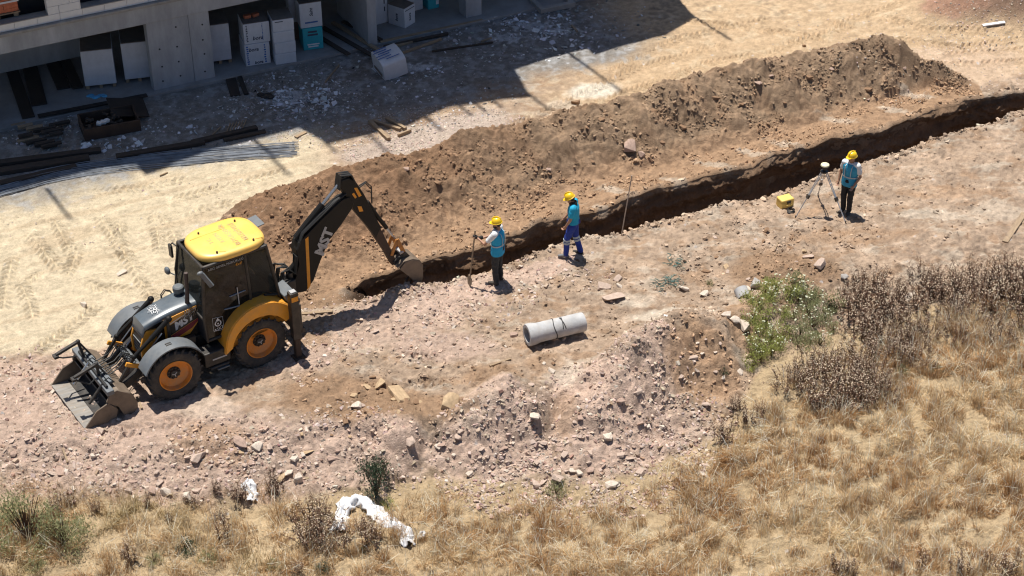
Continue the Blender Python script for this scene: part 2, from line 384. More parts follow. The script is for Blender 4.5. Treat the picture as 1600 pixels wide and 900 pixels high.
TRACKS = [  # tyre prints: photo polyline, half width
    ([(240, 335), (246, 365), (250, 395)], .2), ([(50, 365), (70, 395), (95, 422)], .22), ([(157, 340), (185, 380), (215, 428)], .22), ([(122, 385), (116, 405), (106, 430)], .2),
    ([(277, 310), (350, 292), (447, 268)], .22), ([(215, 433), (228, 450), (240, 470)], .2), ([(20, 400), (10, 440), (6, 480)], .2), ([(60, 425), (40, 440), (5, 436)], .18), ([(255, 340), (268, 360), (280, 385)], .18), ([(85, 345), (100, 372), (112, 395)], .2), ([(130, 440), (160, 450), (200, 452)], .2), ([(185, 345), (190, 375), (196, 405)], .2), ([(30, 440), (45, 470), (52, 500)], .2), ([(300, 335), (330, 322), (365, 316)], .2), ([(150, 300), (220, 292), (290, 280)], .2), ([(1150, 110), (1230, 70), (1330, 40)], .22), ([(760, 215), (860, 170), (960, 128)], .2), ([(1380, 30), (1450, 50), (1540, 55)], .2), ([(1480, 85), (1560, 80), (1640, 75)], .2),
    ([(840, 205), (960, 150), (1080, 108)], .22), ([(900, 150), (1000, 105), (1130, 70)], .22), ([(960, 110), (1060, 60), (1200, 30)], .22), ([(1000, 140), (1100, 100), (1180, 84)], .2), ([(1060, 30), (1180, 45), (1290, 60)], .22), ([(1400, 60), (1500, 75), (1620, 60)], .22), ([(1440, 100), (1530, 100), (1640, 92)], .22), ([(1300, 40), (1400, 12), (1450, -10)], .22),
    ([(640, 560), (665, 556), (685, 548)], .22), ([(735, 605), (765, 590), (795, 578)], .2), ([(690, 590), (640, 600), (600, 610)], .2), ([(300, 655), (240, 668), (180, 680)], .25), ([(40, 560), (100, 520), (150, 480)], .22)]
TRACKS = [([gp(*q) for q in pl], hw) for pl, hw in TRACKS]

def lips(X):
    wb = .10 * perlin(X * .8, X * .3, 21) + .07 * perlin(X * 2.3, X * .2, 22)
    return np.interp(X, NEAR[0], NEAR[1]) + .6 * wb + .03 * perlin(X * 5, X * .1, 31), np.interp(X, FAR[0], FAR[1]) + wb + .10 * np.maximum(0, perlin(X * 1.5, X * .1, 32))
def terrain(X, Y, fine=True, colour=False):
    X = np.asarray(X, float); Y = np.asarray(Y, float)
    wob = .10 * perlin(X * 1.1, Y * 1.1, 21) + .05 * perlin(X * 3.3, Y * 3.3, 22)
    yr = np.interp(X, RIDGE[0], RIDGE[1]); hr = np.interp(X, RIDGE[0], RIDGE[2]); yt = np.interp(X, TOE[0], TOE[1])
    yn, yf = lips(X)
    yc = np.interp(X, CREST[0], CREST[1]); hc = np.interp(X, CREST[0], CREST[2])
    yb = np.interp(X, BASE[0], BASE[1]); hb = np.interp(X, BASE[0], BASE[2])
    # zones
    u = (yr - Y) / np.maximum(yr - yt, .35)
    front = np.clip(1 - u, 0, 1) ** 1.1 * (u >= 0)
    v = (Y - yr) / (hr * 1.25 + .15)
    back = np.clip(1 - v, 0, 1) ** 1.15 * (v > 0)
    prof = np.where(Y < yr, front, back) * (hr > .005)
    top = np.exp(-((Y - yr) / .16) ** 2)
    heap = hr * prof - .07 * hr * top
    hm = ss(0, .12, hr * prof)
    lum = perlin(X * 1.2, Y * 1.2, 1) * .14 + perlin(X * 2.6, Y * 2.6, 2) * .09 + np.abs(perlin(X * 5.5, Y * 5.5, 3)) * .08
    str_ = perlin((X * FDX[0] + Y * FDX[1]) * 5, (X * FDY[0] + Y * FDY[1]) * 1.2, 4) * .035
    dump = np.zeros_like(X); wx0 = X + .15 * perlin(X * 1.6, Y * 1.6, 37); wy0 = Y + .15 * perlin(X * 1.6, Y * 1.6, 38)
    rgd = np.random.default_rng(5)
    for px in range(380, 1310, 48):
        cx = gp(px, 240)[0] + rgd.uniform(-.3, .3); cy_ = float(np.interp(cx, RIDGE[0], RIDGE[1])) - rgd.uniform(.1, 1.0); r0 = rgd.uniform(.6, 1.05); h0 = rgd.uniform(.14, .34)
        dump = np.maximum(dump, h0 * np.clip(1 - np.hypot(wx0 - cx, wy0 - cy_) / r0, 0, 1))
    heap = heap + dump * ss(.05, .25, hr * prof)
    heap = heap + hm * (lum * np.minimum(1, hr * 1.2) + str_)
    shade_side = (Y - yr)
    # plateau
    mach = np.exp(-(((X - MACH_O[0] + .8) / 2.6) ** 2 + ((Y - MACH_O[1] + .6) / 2.0) ** 2))
    sandm = ss(-.1, .35, Y - np.where(X < RIDGE[0][1], np.interp(X, [gp(-100, 570)[0], gp(60, 555)[0], gp(180, 545)[0], gp(330, 520)[0]], [gp(-100, 570)[1], gp(60, 555)[1], gp(180, 545)[1], gp(330, 520)[1]]) + 2 * wob, np.where(hr > .02, yr + .1, np.maximum(yr, yt))))
    field = ss(.15, -.15, (Y - yb) / .8)
    plate = (perlin(X * .35, Y * .35, 8) * .08 + perlin(X * .9, Y * .9, 9) * .05) * (1 - .7 * mach) * (1 - .7 * sandm)
    rough = (1 - sandm)
    plate = plate + rough * (perlin(X * 2.3, Y * 2.3, 10) * .045 + np.abs(perlin(X * 4.8, Y * 4.8, 11)) * .045)
    # working level falls to the field in front
    t = np.clip((yc - Y) / np.maximum(yc - yb, .3), 0, 1)
    crestbump = hc * np.exp(-(np.maximum(Y - yc, 0) / np.where(hc > .3, 1.0, .7)) ** 2)
    slope = hc * (1 - t) + hb * t - .12 * np.sin(np.pi * t) * (hc - hb) * .6
    bank = np.where(Y < yc, slope, crestbump)
    bankm = ss(0, .1, t) * (1 - ss(.85, 1, t))
    bank = bank + bankm * (perlin(X * 1.5, Y * 1.5, 12) * .09 + perlin(X * 3.4, Y * 3.4, 13) * .06 + np.abs(perlin(X * 7, Y * 7, 14)) * .05)
    z = heap + plate + bank + field * (perlin(X * .5, Y * .5, 15) * .10 + perlin(X * 1.6, Y * 1.6, 16) * .04)
    # small dumped hummocks on the working level
    for px, py, rx, ry, h in ((770, 600, .5, .4, .16), (860, 570, .4, .3, .10), (720, 470, .5, .3, .06), (560, 500, .6, .35, .12), (640, 455, .9, .35, .16), (1215, 430, .9, .5, .22), (1170, 350, .6, .3, .12), (1300, 420, .8, .4, .16), (1030, 520, .6, .4, .12), (1560, 20, 2.2, 1.0, .8), (1640, 0, 2.5, 1.6, 1.1), (1480, 370, 1.2, .5, .10), (540, 560, .7, .5, .08), (450, 640, .8, .5, .10), (60, 680, 1.0, .6, .1), (500, 620, .6, .4, .1), (480, 455, .35, .3, .15)):
        z = z + h * blob(X, Y, px, py, rx, ry)
    wx = X + .16 * perlin(X * 1.3, Y * 1.3, 33) + .06 * perlin(X * 4, Y * 4, 34); wy = Y + .16 * perlin(X * 1.3, Y * 1.3, 35) + .06 * perlin(X * 4, Y * 4, 36)
    cone = np.zeros_like(z)
    for px, py, r0, h in ((790, 622, .85, .46), (745, 650, .75, .36), (830, 625, .6, .34), (1068, 528, .95, .46), (1030, 545, 1.0, .55), (995, 568, 1.0, .60), (965, 595, .95, .52), (940, 625, .8, .40), (1110, 540, .8, .36), (625, 672, .5, .26), (600, 690, .5, .2)):
        cx, cy_ = gp(px, py, .2); cone = np.maximum(cone, 1.25 * h * np.clip(1 - np.hypot(wx - cx, (wy - cy_) * 1.0) / r0, 0, 1) ** .92)
    z = z + cone
    # trench
    tt = (Y - yn) / np.maximum(yf + .12 - yn, .2)
    dep = ss(X_END - .3, X_FULL, X) ** 1.5 * 1.55 * (X > X_END - .3)
    inside = ss(0, .08, tt) * ss(0, .07, 1 - tt)
    lip = (np.exp(-((Y - yf - .18) / .16) ** 2) + .8 * np.exp(-((yn - .15 - Y) / .16) ** 2)) * ss(X_END - .2, X_END + .6, X)
    z = z + lip * (.05 + .05 * perlin(X * 2.2, Y * 2.2, 17))
    inside = inside * ss(X_END - .3, X_END + .25, X)
    z = z * (1 - inside * (dep > 0)) + inside * (-dep + .12 * perlin(X * 1.5, Y * 1.5, 18) + np.abs(perlin(X * 5, Y * 5, 19)) * .06)
    # along and across the building
    sA = (X - BA[0]) * FDX[0] + (Y - BA[1]) * FDX[1]; sD = (X - BA[0]) * FDY[0] + (Y - BA[1]) * FDY[1]
    sand_tex = sandm * ss(-.9, -2.2, sD)
    if fine:
        z = z + perlin(X * 6, Y * 6, 29) * .016 * rough + perlin(X * 11, Y * 11, 23) * .011 * (1 + 1.2 * rough) + np.abs(perlin(X * 15, Y * 15, 24)) * .014 * (.4 + rough)
        crumb = np.maximum(0, perlin(X * 8.5, Y * 8.5, 25) - .1)
        z = z + crumb * .05 * np.maximum(hm, .55 * rough * (1 - field)) * (1 - inside)
        z = z + sandm * (perlin(sA * .6, sD * 5.5, 26) * .016 + perlin(sA * .9, sD * 11, 27) * .009)
        for pl, hw in TRACKS:
            for (ax, ay), (bx, by) in zip(pl, pl[1:]):
                L = math.hypot(bx - ax, by - ay); tx, ty = (bx - ax) / L, (by - ay) / L
                x0, x1, y0, y1 = min(ax, bx) - .4, max(ax, bx) + .4, min(ay, by) - .4, max(ay, by) + .4
                k = np.nonzero((X > x0) & (X < x1) & (Y > y0) & (Y < y1))
                if len(k[0]) == 0: continue
                dx = X[k] - ax; dy = Y[k] - ay; a = dx * tx + dy * ty; d = -dx * ty + dy * tx
                mk = ss(hw, hw * .75, np.abs(d)) * ss(-.25, .2, a) * ss(L + .25, L - .2, a) * np.clip(.75 + .6 * perlin(X[k] * 1.5, Y[k] * 1.5, 28), 0, 1)
                ph = (a - np.abs(d) * .9) / .19
                lug = np.clip(np.abs((ph % 1) - .5) * 4 - .6, 0, 1) * (np.abs(d) > .025)
                z[k] = z[k] + np.maximum(mk, 0) * (lug * .10 - .045)
    if not colour: return z
    # ---------------- soil colours (trench and building strip also darkened for shade)
    def c(*v): return np.array(v)
    sh = X.shape; out = np.empty(sh + (3,))
    def lay(m, col):
        nonlocal out
        m = np.clip(m, 0, 1)[..., None]; out = out * (1 - m) + col * m
    n1 = perlin(X * .8, Y * .8, 41); n2 = perlin(X * 2.2, Y * 2.2, 42); n3 = perlin(X * 6, Y * 6, 43)
    nn = .5 * n1 + .35 * n2 + .25 * n3
    TAN = c(.37, .275, .20); PINK = c(.485, .36, .285); SAND = c(.60, .505, .36); FSAND = c(.53, .385, .245); BROWN = c(.245, .16, .10); BROWNR = c(.255, .155, .093); HEAPG = c(.30, .21, .138)
    FIELD = c(.43, .325, .20); SHADEG = c(.235, .228, .218); TREN_SHADE = c(.070, .043, .027); PALE = c(.60, .52, .42); GRAVEL = c(.47, .385, .325)
    out[...] = TAN
    lay(ss(-.25, .45, nn), TAN * 1.22)
    lay(ss(.12, .5, perlin(X * 1.5 + 4, Y * 2.2, 48) + .6 * perlin(X * 4.5, Y * 6, 49)) * .6, BROWN * 1.35); lay(ss(.2, .6, perlin(X * 1.1, Y * 2.6 + 7, 50) + .5 * perlin(X * 5, Y * 9, 53)) * .45, PALE * .95)
    def bl(px, py, rx, ry, col, k=1.0, ang=0.0):
        b = blob(X, Y, px, py, rx, ry, 0, ang); lay(k * ss(.22, .62, b + .28 * nn), col)
    # reddish pink broken stone ground, lower left, middle and mounds
    bl(60, 640, 3.2, 1.8, PINK); bl(230, 690, 3.0, 1.6, PINK); bl(430, 700, 2.4, 1.0, PINK * .95, .75); bl(620, 500, 2.0, .9, PINK * 1.02, .8, ang=.45); bl(720, 460, 1.4, .55, PINK * 1.1, ang=.45); bl(840, 425, 1.2, .4, PINK * 1.05, ang=.45); bl(690, 540, 1.2, .6, PINK * .95)
    bl(570, 690, 1.6, .9, PINK); bl(780, 680, 1.5, 1.3, PINK * 1.03); bl(960, 640, 1.8, 1.6, PINK * 1.03); bl(780, 640, .7, .6, PINK * 1.2, .9); bl(930, 610, 1.0, .8, PINK * 1.18, .9); bl(600, 680, .5, .4, PINK * 1.15, .7); bl(880, 640, .35, .6, BROWN * 1.5, .5); bl(1040, 570, .8, .6, PINK * 1.0); bl(470, 560, .8, .5, PINK); bl(640, 440, .8, .25, PINK * 1.15, ang=.4)
    bl(1040, 495, .9, .3, PALE, .8); bl(880, 585, .5, .5, PALE, .55); bl(150, 620, 1.0, .8, PALE, .3); bl(320, 640, .8, .4, PALE, .35); bl(990, 470, .5, .3, PALE * .9, .5); bl(740, 650, .5, .5, PALE, .25)
    # brown clods
    bl(540, 625, 1.6, .9, BROWN * 1.25, .95); bl(655, 640, 1.2, .6, BROWN * 1.3, .9); bl(470, 530, .7, .35, BROWN * 1.4, .6); bl(770, 590, .7, .45, BROWN * 1.35, .8); bl(850, 575, .5, .4, BROWN * 1.4, .7); bl(330, 690, .9, .6, BROWN * 1.5, .6)
    bl(1230, 425, 1.5, .9, BROWN * 1.2, .9); bl(1100, 570, .9, 1.0, BROWN * 1.6, .85); bl(1160, 510, .5, .6, BROWN * 1.5, .7); bl(1340, 370, 1.6, .35, BROWN * 1.5, .6); bl(1470, 300, 1.4, .3, BROWN * 1.7, .5); bl(1250, 330, .9, .2, BROWN * 1.8, .4)
    bl(1450, 340, 1.0, .25, PALE, .5); bl(1560, 330, .8, .4, PALE, .4); bl(1180, 340, 1.2, .3, TAN * 1.4, .6, .4); bl(1500, 250, 1.6, .5, TAN * 1.3, .6, .4)
    # grass field soil
    lay(ss(.25, -.2, (Y - yb) / .9 + .35 * nn), FIELD)
    bl(412, 830, .4, 1.0, c(.56, .43, .27), .8); bl(560, 790, .3, .3, c(.52, .40, .26), .7); bl(650, 850, .6, .4, c(.5, .37, .22), .5)
    # sand haul road
    lay(sandm * ss(-.5, .0, -(X - RIDGE[0][1]) / 3 + .6 + 0 * X), SAND)
    lay(sandm * ss(.2, .9, (X - gp(700, 190)[0]) / 6 + .2 * nn), FSAND)
    lay(sandm * ss(.1, .6, n2 + .5 * n3) * .35, SAND * .82)
    rut = perlin(sA * .35, sD * 3.2, 44)
    lay(sandm * ss(.05, .5, rut) * .35, FSAND * .8)
    bl(700, 205, 1.9, .8, GRAVEL, 1.0, .45); bl(600, 235, 1.2, .5, GRAVEL, .9, .45); bl(930, 140, .8, .45, c(.66, .60, .5), .95, .2); bl(880, 165, .5, .3, PALE, .5); bl(480, 200, .4, .25, PALE, .6)
    bl(1450, 110, 3.5, 1.4, TAN * 1.45, .7, .2); bl(1560, 20, 2.4, 1.2, c(.26, .17, .12), .95); bl(1500, 25, 1.4, .6, c(.38, .22, .15), .7); bl(1640, 0, 3, 2, c(.26, .17, .12), .95)
    # ground along the building: greyed and darkened for its shadow, pale rubbish trodden in
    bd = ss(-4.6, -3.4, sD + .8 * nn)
    lay(bd * ss(14.5, 12.5, sA) * .92, SHADEG)
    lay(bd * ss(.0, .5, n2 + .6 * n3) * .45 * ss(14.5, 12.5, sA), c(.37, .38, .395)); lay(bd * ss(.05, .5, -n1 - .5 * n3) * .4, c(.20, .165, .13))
    for px, py, rx, ry in ((460, 150, .7, .45), (830, 40, .8, .4), (790, 60, .6, .3), (650, 105, .6, .25), (880, 50, .6, .25), (430, 160, .3, .2)):
        lay(.75 * ss(.35, .75, blob(X, Y, px, py, rx, ry) + .5 * n3), c(.50, .51, .53))
    # spoil heap, its apron and the trench
    ap = ss(-.15, .25, (Y - yf) + .3 * nn) * ss(.12, -.12, Y - yr - .15) * ss(X_END - 3.2, X_END - 2.2, X - 0 * Y)
    lay(ap * (hr > .003), BROWN * 1.5)
    for px, py, rx, ry in ((480, 470, 1.2, .5), (430, 430, 1.0, .7)):
        bl(px, py, rx, ry, BROWN * 1.25, .9)
    hm2 = ss(.05, .3, hr * prof + .12 * nn)
    hx = ss(gp(560, 300)[0], gp(950, 230)[0], X + 1.5 * n1)
    lay(hm2, BROWNR * (1 - hx[..., None]) + HEAPG * hx[..., None]); lay(hm2 * ss(.1, .6, nn) * .6, BROWN * 1.45); lay(hm2 * ss(.1, .5, -nn) * .4, BROWN * .82)
    lay(hm2 * ss(.1, .5, perlin(X * 1.5 + 9, Y * 1.5, 45)) * .3, c(.25, .15, .09))
    for px, py in ((960, 300), (1060, 285), (1120, 260), (1180, 240), (1230, 225), (1310, 190), (1400, 175), (1430, 150), (950, 330)):
        lay(.55 * ss(.35, .8, blob(X, Y, px, py, .6, .2, 0, -.35) + .45 * perlin((X * .9 + Y * .4) * 2, (Y * .9 - X * .4) * 14, 46)), PALE * .92)
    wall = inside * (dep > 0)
    lay(wall, TREN_SHADE)  # trench interior darkened for the shade inside it
    lay(mach * ss(.1, .6, n2) * .2, BROWN * 1.8)
    n4 = perlin(X * 17, Y * 17, 47)
    out *= (1 + .16 * np.clip(n4, -1, 1) + .16 * np.clip(n3, -1, 1) + .10 * np.clip(n2, -1, 1))[..., None]
    return z, np.clip(out, .01, .85), dict(heap=hm, field=field, inside=inside, sand=sandm, bank=t, sD=sD, sA=sA, apron=ap)
def tz(x, y): return terrain(np.atleast_1d(x), np.atleast_1d(y))[0]

def np_mesh(name, verts, faces_flat, starts, totals, cols=None, smooth=False):
    me = bpy.data.meshes.new(name)
    me.vertices.add(len(verts)); me.vertices.foreach_set('co', np.ascontiguousarray(verts, np.float32).ravel())
    me.loops.add(len(faces_flat)); me.loops.foreach_set('vertex_index', np.ascontiguousarray(faces_flat, np.int32))
    me.polygons.add(len(starts)); me.polygons.foreach_set('loop_start', np.ascontiguousarray(starts, np.int32))
    me.polygons.foreach_set('use_smooth', np.full(len(starts), smooth))
    me.update(calc_edges=True)
    if cols is not None:
        a = me.attributes.new('Col', 'FLOAT_COLOR', 'POINT')
        cc = np.ones((len(verts), 4), np.float32); cc[:, :3] = cols
        a.data.foreach_set('color', cc.ravel())
    return me
def make_ground():
    # rows from near to far, finest where the picture is
    ys = [25.2]
    while ys[-1] < 50.5: ys.append(ys[-1] + .0285 * (ys[-1] / 32) ** 1.0)
    st = .08; far = [ys[-1] + st]
    while far[-1] < 900: st *= 1.28; far.append(far[-1] + st)
    st = .08; near = [25.2 - st]
    while near[-1] > -300: st *= 1.28; near.append(near[-1] - st)
    ys = np.array(near[::-1] + ys + far)
    ts = list(np.linspace(-1.03, 1.03, 900)); st = .005; ex = []
    tcur = 1.03
    while tcur < 60: st *= 1.3; tcur += st; ex.append(tcur)
    ts = np.array([-q for q in ex[::-1]] + ts + ex)
    hw = np.clip(np.interp(ys, [25.2, 50.5], [10.05, 16.1]), 10.05, 16.1)
    X = ts[None, :] * hw[:, None]; Y = np.repeat(ys[:, None], len(ts), 1)
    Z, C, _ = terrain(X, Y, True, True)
    ny, nx = X.shape
    idx = np.arange(ny * nx).reshape(ny, nx)
    f = np.stack([idx[:-1, :-1], idx[:-1, 1:], idx[1:, 1:], idx[1:, :-1]], -1).reshape(-1, 4)
    v = np.stack([X, Y, Z], -1).reshape(-1, 3)
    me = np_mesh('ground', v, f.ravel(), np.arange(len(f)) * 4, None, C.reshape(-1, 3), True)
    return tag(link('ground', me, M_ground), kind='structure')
make_ground()
def make_trench_wall():
    """the dug face across the trench: crumbled earth with ledges, pockets and soil layers"""
    xs = np.arange(X_END + .12, 16.6, .026); _, yf = lips(xs); zt = terrain(xs, yf + .14, False)
    deep = ss(X_END - .05, X_FULL, xs) * 1.45 * ss(X_END + .1, X_END + .5, xs)
    zz = np.concatenate([[.30, .20, .12], -np.linspace(0, 1, 62) ** 1.15]); nz = len(zz)
    X = np.repeat(xs[None], nz, 0); Zr = np.repeat(zz[:, None], len(xs), 1)
    dn = np.maximum(-Zr, 0) * deep[None]; back = np.maximum(Zr, 0)
    Z = zt[None] * np.clip(1 - dn / .35, 0, 1) - dn + np.where(Zr > 0, .012, 0)
    Zb = terrain(X[:3], yf[None] + back[:3], True); Z[:3] = Zb + np.array([-.02, .004, .008])[:, None]
    w = ss(0, .10, dn)
    led = .16 * perlin(X * .55, Z * 2.2, 71) + .11 * perlin(X * 1.3, Z * 3.6, 72) + .10 * (np.abs(perlin(X * 2.6, Z * 5.5, 73)) - .25) + .06 * (np.abs(perlin(X * 6, Z * 10, 74)) - .25) + .03 * perlin(X * 13, Z * 19, 75) + .015 * perlin(X * 26, Z * 34, 76)
    slump = .30 * np.maximum(0, perlin(xs * .45, xs * .1, 77) - .15)[None] * dn
    Y = yf[None] + back - .04 * dn - slump + led * w + .02 * perlin(X * 9, Z * 0 + 2, 78) * (1 - w)
    idx = np.arange(X.size).reshape(X.shape); f = np.stack([idx[:-1, :-1], idx[1:, :-1], idx[1:, 1:], idx[:-1, 1:]], -1).reshape(-1, 4)
    lay_ = perlin(X * .25, Z * 3.2 + .3 * perlin(X * .8, Z, 79), 80); n3 = perlin(X * 5, Z * 7, 81)
    a = np.array([.25, .155, .095]); b = np.array([.155, .095, .058]); c_ = np.array([.32, .21, .135])
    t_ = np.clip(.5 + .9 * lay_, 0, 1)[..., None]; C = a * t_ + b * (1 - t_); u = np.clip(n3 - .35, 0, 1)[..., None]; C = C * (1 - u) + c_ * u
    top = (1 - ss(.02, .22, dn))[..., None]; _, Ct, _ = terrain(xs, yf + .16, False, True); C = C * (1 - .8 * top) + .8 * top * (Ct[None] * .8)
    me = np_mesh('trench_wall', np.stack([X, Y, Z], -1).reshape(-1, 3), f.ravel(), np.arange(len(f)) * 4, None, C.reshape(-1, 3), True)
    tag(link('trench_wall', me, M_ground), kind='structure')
make_trench_wall()

# ------------------------------------------------------------------ scattered stone, clod and grass masses
def ico():
    bm = bmesh.new(); bmesh.ops.create_icosphere(bm, subdivisions=1, radius=1.0)
    v = np.array([q.co[:] for q in bm.verts]); f = np.array([[q.index for q in p.verts] for p in bm.faces]); bm.free(); return v, f
ICO_V, ICO_F = ico()
CUBE_V = np.array([(x, y, z) for z in (-1, 1) for y in (-1, 1) for x in (-1, 1)], float)
CUBE_F = np.array([(0, 2, 1), (1, 2, 3), (4, 5, 6), (5, 7, 6), (0, 1, 4), (1, 5, 4), (2, 6, 3), (3, 6, 7), (0, 4, 2), (2, 4, 6), (1, 3, 5), (3, 7, 5)])
def scatter_stones(name, X, Y, size, col, sink=.35, cube=.5, mat=None, flat=.7):
    n = len(X); Z = terrain(X, Y)
    parts_v = []; parts_f = []; parts_c = []; off = 0
    kind = RNG.random(n) < cube
    for sel, BV, BF in ((np.nonzero(kind)[0], CUBE_V, CUBE_F), (np.nonzero(~kind)[0], ICO_V, ICO_F)):
        k = len(sel); nv = len(BV)
        if k == 0: continue
        jit = 1 + RNG.uniform(-.38, .38, (k, nv, 3)) * (1.1 if nv == 8 else .6)
        sc = size[sel][:, None] * np.stack([RNG.uniform(.6, 1.25, k), RNG.uniform(.5, 1.0, k), RNG.uniform(.35, .9, k) * flat], 1)
        if nv == 8: sc = sc * .68
        v = BV[None] * jit * sc[:, None, :]
        a, b, g = RNG.uniform(0, 6.28, k), RNG.normal(0, .5, k), RNG.normal(0, .5, k)
        def rot(v, i, j, t):
            ct, st = np.cos(t)[:, None], np.sin(t)[:, None]; w_ = v.copy()
            w_[:, :, i] = v[:, :, i] * ct - v[:, :, j] * st; w_[:, :, j] = v[:, :, i] * st + v[:, :, j] * ct; return w_
        v = rot(rot(rot(v, 1, 2, b), 0, 2, g), 0, 1, a)
        v[:, :, 0] += X[sel][:, None]; v[:, :, 1] += Y[sel][:, None]; v[:, :, 2] += (Z[sel] + size[sel] * (.5 - sink) * .6)[:, None]
        parts_v.append(v.reshape(-1, 3)); parts_f.append((BF[None] + (np.arange(k) * nv)[:, None, None] + off).reshape(-1, 3)); off += k * nv
        parts_c.append(np.repeat(col[sel], nv, 0))
    V = np.concatenate(parts_v); F = np.concatenate(parts_f); C = np.concatenate(parts_c)
    me = np_mesh(name, V, F.ravel(), np.arange(len(F)) * 3, None, C, False)
    return tag(link(name, me, mat or M_stone), kind='stuff')
def pick(n, regions, power=1.0):
    """random ground points inside soft photo ellipses (px, py, rx px, ry px, weight)"""
    wts = np.array([r[4] for r in regions], float); wts /= wts.sum()
    which = RNG.choice(len(regions), n, p=wts)
    rg = np.array([r[:4] for r in regions], float)[which]
    ang = RNG.uniform(0, 6.2832, n); rad = np.sqrt(RNG.random(n)) ** power
    px = rg[:, 0] + rg[:, 2] * rad * np.cos(ang); py = rg[:, 1] + rg[:, 3] * rad * np.sin(ang)
    u = (px - 800) / CAM_F; v = (450 - py) / CAM_F; t = -CAM_H / (-_s + v * _c)
    return u * t, (_c + v * _s) * t
def sizes(n, a, b, p=2.6): return a + (b - a) * RNG.random(n) ** p
def vary(n, base, dv=.2, hue=.05):
    base = np.array(base); k = RNG.normal(1, dv, (n, 1)); return np.clip(base * k * (1 + RNG.normal(0, hue, (n, 3))), .02, .8)

# clods on the spoil heap: points thrown over the heap and its apron
def heap_points(n):
    xs = RNG.uniform(gp(330, 380)[0], gp(1530, 135)[0], n * 3)
    yr = np.interp(xs, RIDGE[0], RIDGE[1]); yt = np.interp(xs, TOE[0], TOE[1]); yf = np.interp(xs, FAR[0], FAR[1])
    lo = np.maximum(yf + .05, yt - .7); y = lo + (yr + .35 - lo) * RNG.beta(1.15, 1.2, n * 3)
    k = perlin(xs * 1.1, y * 1.1, 51) + .8 * perlin(xs * 2.6, y * 2.6, 52) > .1 + .5 * RNG.normal(0, .45, n * 3)
    return xs[k][:n], y[k][:n]
x, y = heap_points(13000)
_, C0, _ = terrain(x, y, False, True)
scatter_stones('dirt_clods', x, y, sizes(len(x), .011, .070, 4.2), np.clip(C0 * RNG.normal(1.0, .16, (len(x), 1)), .02, .6), cube=.35)
PINKR = [(60, 650, 130, 90, 1.5), (200, 720, 230, 50, 2.0), (420, 700, 160, 50, 1.6), (560, 690, 110, 60, 1.2), (620, 510, 170, 60, 1.3), (730, 470, 130, 40, .8), (850, 430, 110, 28, .6), (780, 690, 110, 70, 2.6), (960, 660, 130, 100, 3.4), (1020, 580, 70, 40, .9), (880, 740, 190, 30, 1.6), (1080, 660, 70, 60, .8), (480, 560, 70, 50, .4), (640, 445, 90, 20, .5), (90, 580, 110, 40, .5), (1110, 640, 50, 50, .6)]
x, y = pick(24000, PINKR, 1.15)
k = perlin(x * 1.2, y * 1.2, 61) + .7 * perlin(x * 3.2, y * 3.2, 62) > -.2 + RNG.normal(0, .35, len(x)); x, y = x[k], y[k]
cc = vary(len(x), (.46, .36, .295), .18, .03); gl = RNG.random(len(x)) < .12; cc[gl] = vary(gl.sum(), (.52, .44, .38), .12, .03); dk = RNG.random(len(x)) < .16; cc[dk] = vary(dk.sum(), (.32, .22, .17), .18, .05)
scatter_stones('rubble_stones', x, y, sizes(len(x), .012, .070, 3.4), cc, sink=.62, cube=.6)
TANR = [(600, 600, 160, 90, 2), (850, 570, 160, 70, 1), (1000, 470, 170, 70, 1.3), (1180, 400, 150, 80, 2.2), (1350, 330, 240, 70, 1.4), (1100, 560, 80, 80, 1.2), (1300, 400, 130, 70, 1.2), (900, 500, 200, 90, .8), (1480, 260, 180, 70, .8), (330, 690, 100, 40, .5)]
x, y = pick(8500, TANR, 1.1)
k = perlin(x * 1.0, y * 1.0, 63) + .7 * perlin(x * 3.0, y * 3.0, 64) > .0 + RNG.normal(0, .35, len(x)); x, y = x[k], y[k]
_, C0, _ = terrain(x, y, False, True)
scatter_stones('earth_crumbs', x, y, sizes(len(x), .015, .075, 3.0), np.clip(C0 * RNG.normal(.98, .2, (len(x), 1)), .02, .7), cube=.45)
xs_l = RNG.uniform(X_END, 15.5, 3400); n_, f_ = lips(xs_l); sd_ = RNG.random(3400) < .6
y = np.where(sd_, f_ + np.abs(RNG.normal(0, .16, 3400)) - .02, n_ - np.abs(RNG.normal(0, .14, 3400)) + .02)
_, C0, _ = terrain(xs_l, y, False, True)
scatter_stones('trench_edge_clods', xs_l, y, sizes(3400, .014, .095, 3.4), np.clip(C0 * RNG.normal(.95, .2, (3400, 1)), .03, .6), cube=.4)
SHR = [(300, 190, 330, 60, 2), (600, 140, 220, 70, 2.4), (830, 50, 150, 50, 2.2), (120, 200, 140, 40, 1.2), (460, 150, 110, 40, 2.0), (960, 40, 100, 40, .4)]
x, y = pick(4500, SHR)
cc = vary(len(x), (.36, .35, .34), .3, .04); wl = RNG.random(len(x)) < .2; cc[wl] = vary(wl.sum(), (.66, .67, .70), .1, .02)
scatter_stones('site_litter', x, y, sizes(len(x), .012, .07, 3.2), cc, cube=.7, flat=.45)
x, y = pick(520, [(470, 155, 60, 22, 3), (830, 40, 70, 24, 3), (880, 60, 60, 20, 1), (640, 110, 60, 14, 1), (180, 228, 60, 12, 1), (330, 190, 120, 26, 1)])
scatter_stones('white_litter', x, y, sizes(len(x), .02, .13, 2.6), vary(len(x), (.62, .64, .68), .12, .02), cube=.9, flat=.16)
GRR = [(700, 205, 140, 40, 3), (600, 235, 80, 22, 1.2), (1450, 110, 200, 60, .8), (480, 215, 60, 20, .3), (200, 330, 260, 60, .25), (1400, 60, 200, 40, .5), (1540, 40, 90, 40, 1.0)]
x, y = pick(6000, GRR)
scatter_stones('pale_gravel', x, y, sizes(len(x), .012, .04, 2.5), vary(len(x), (.50, .42, .36), .2, .04), cube=.5)

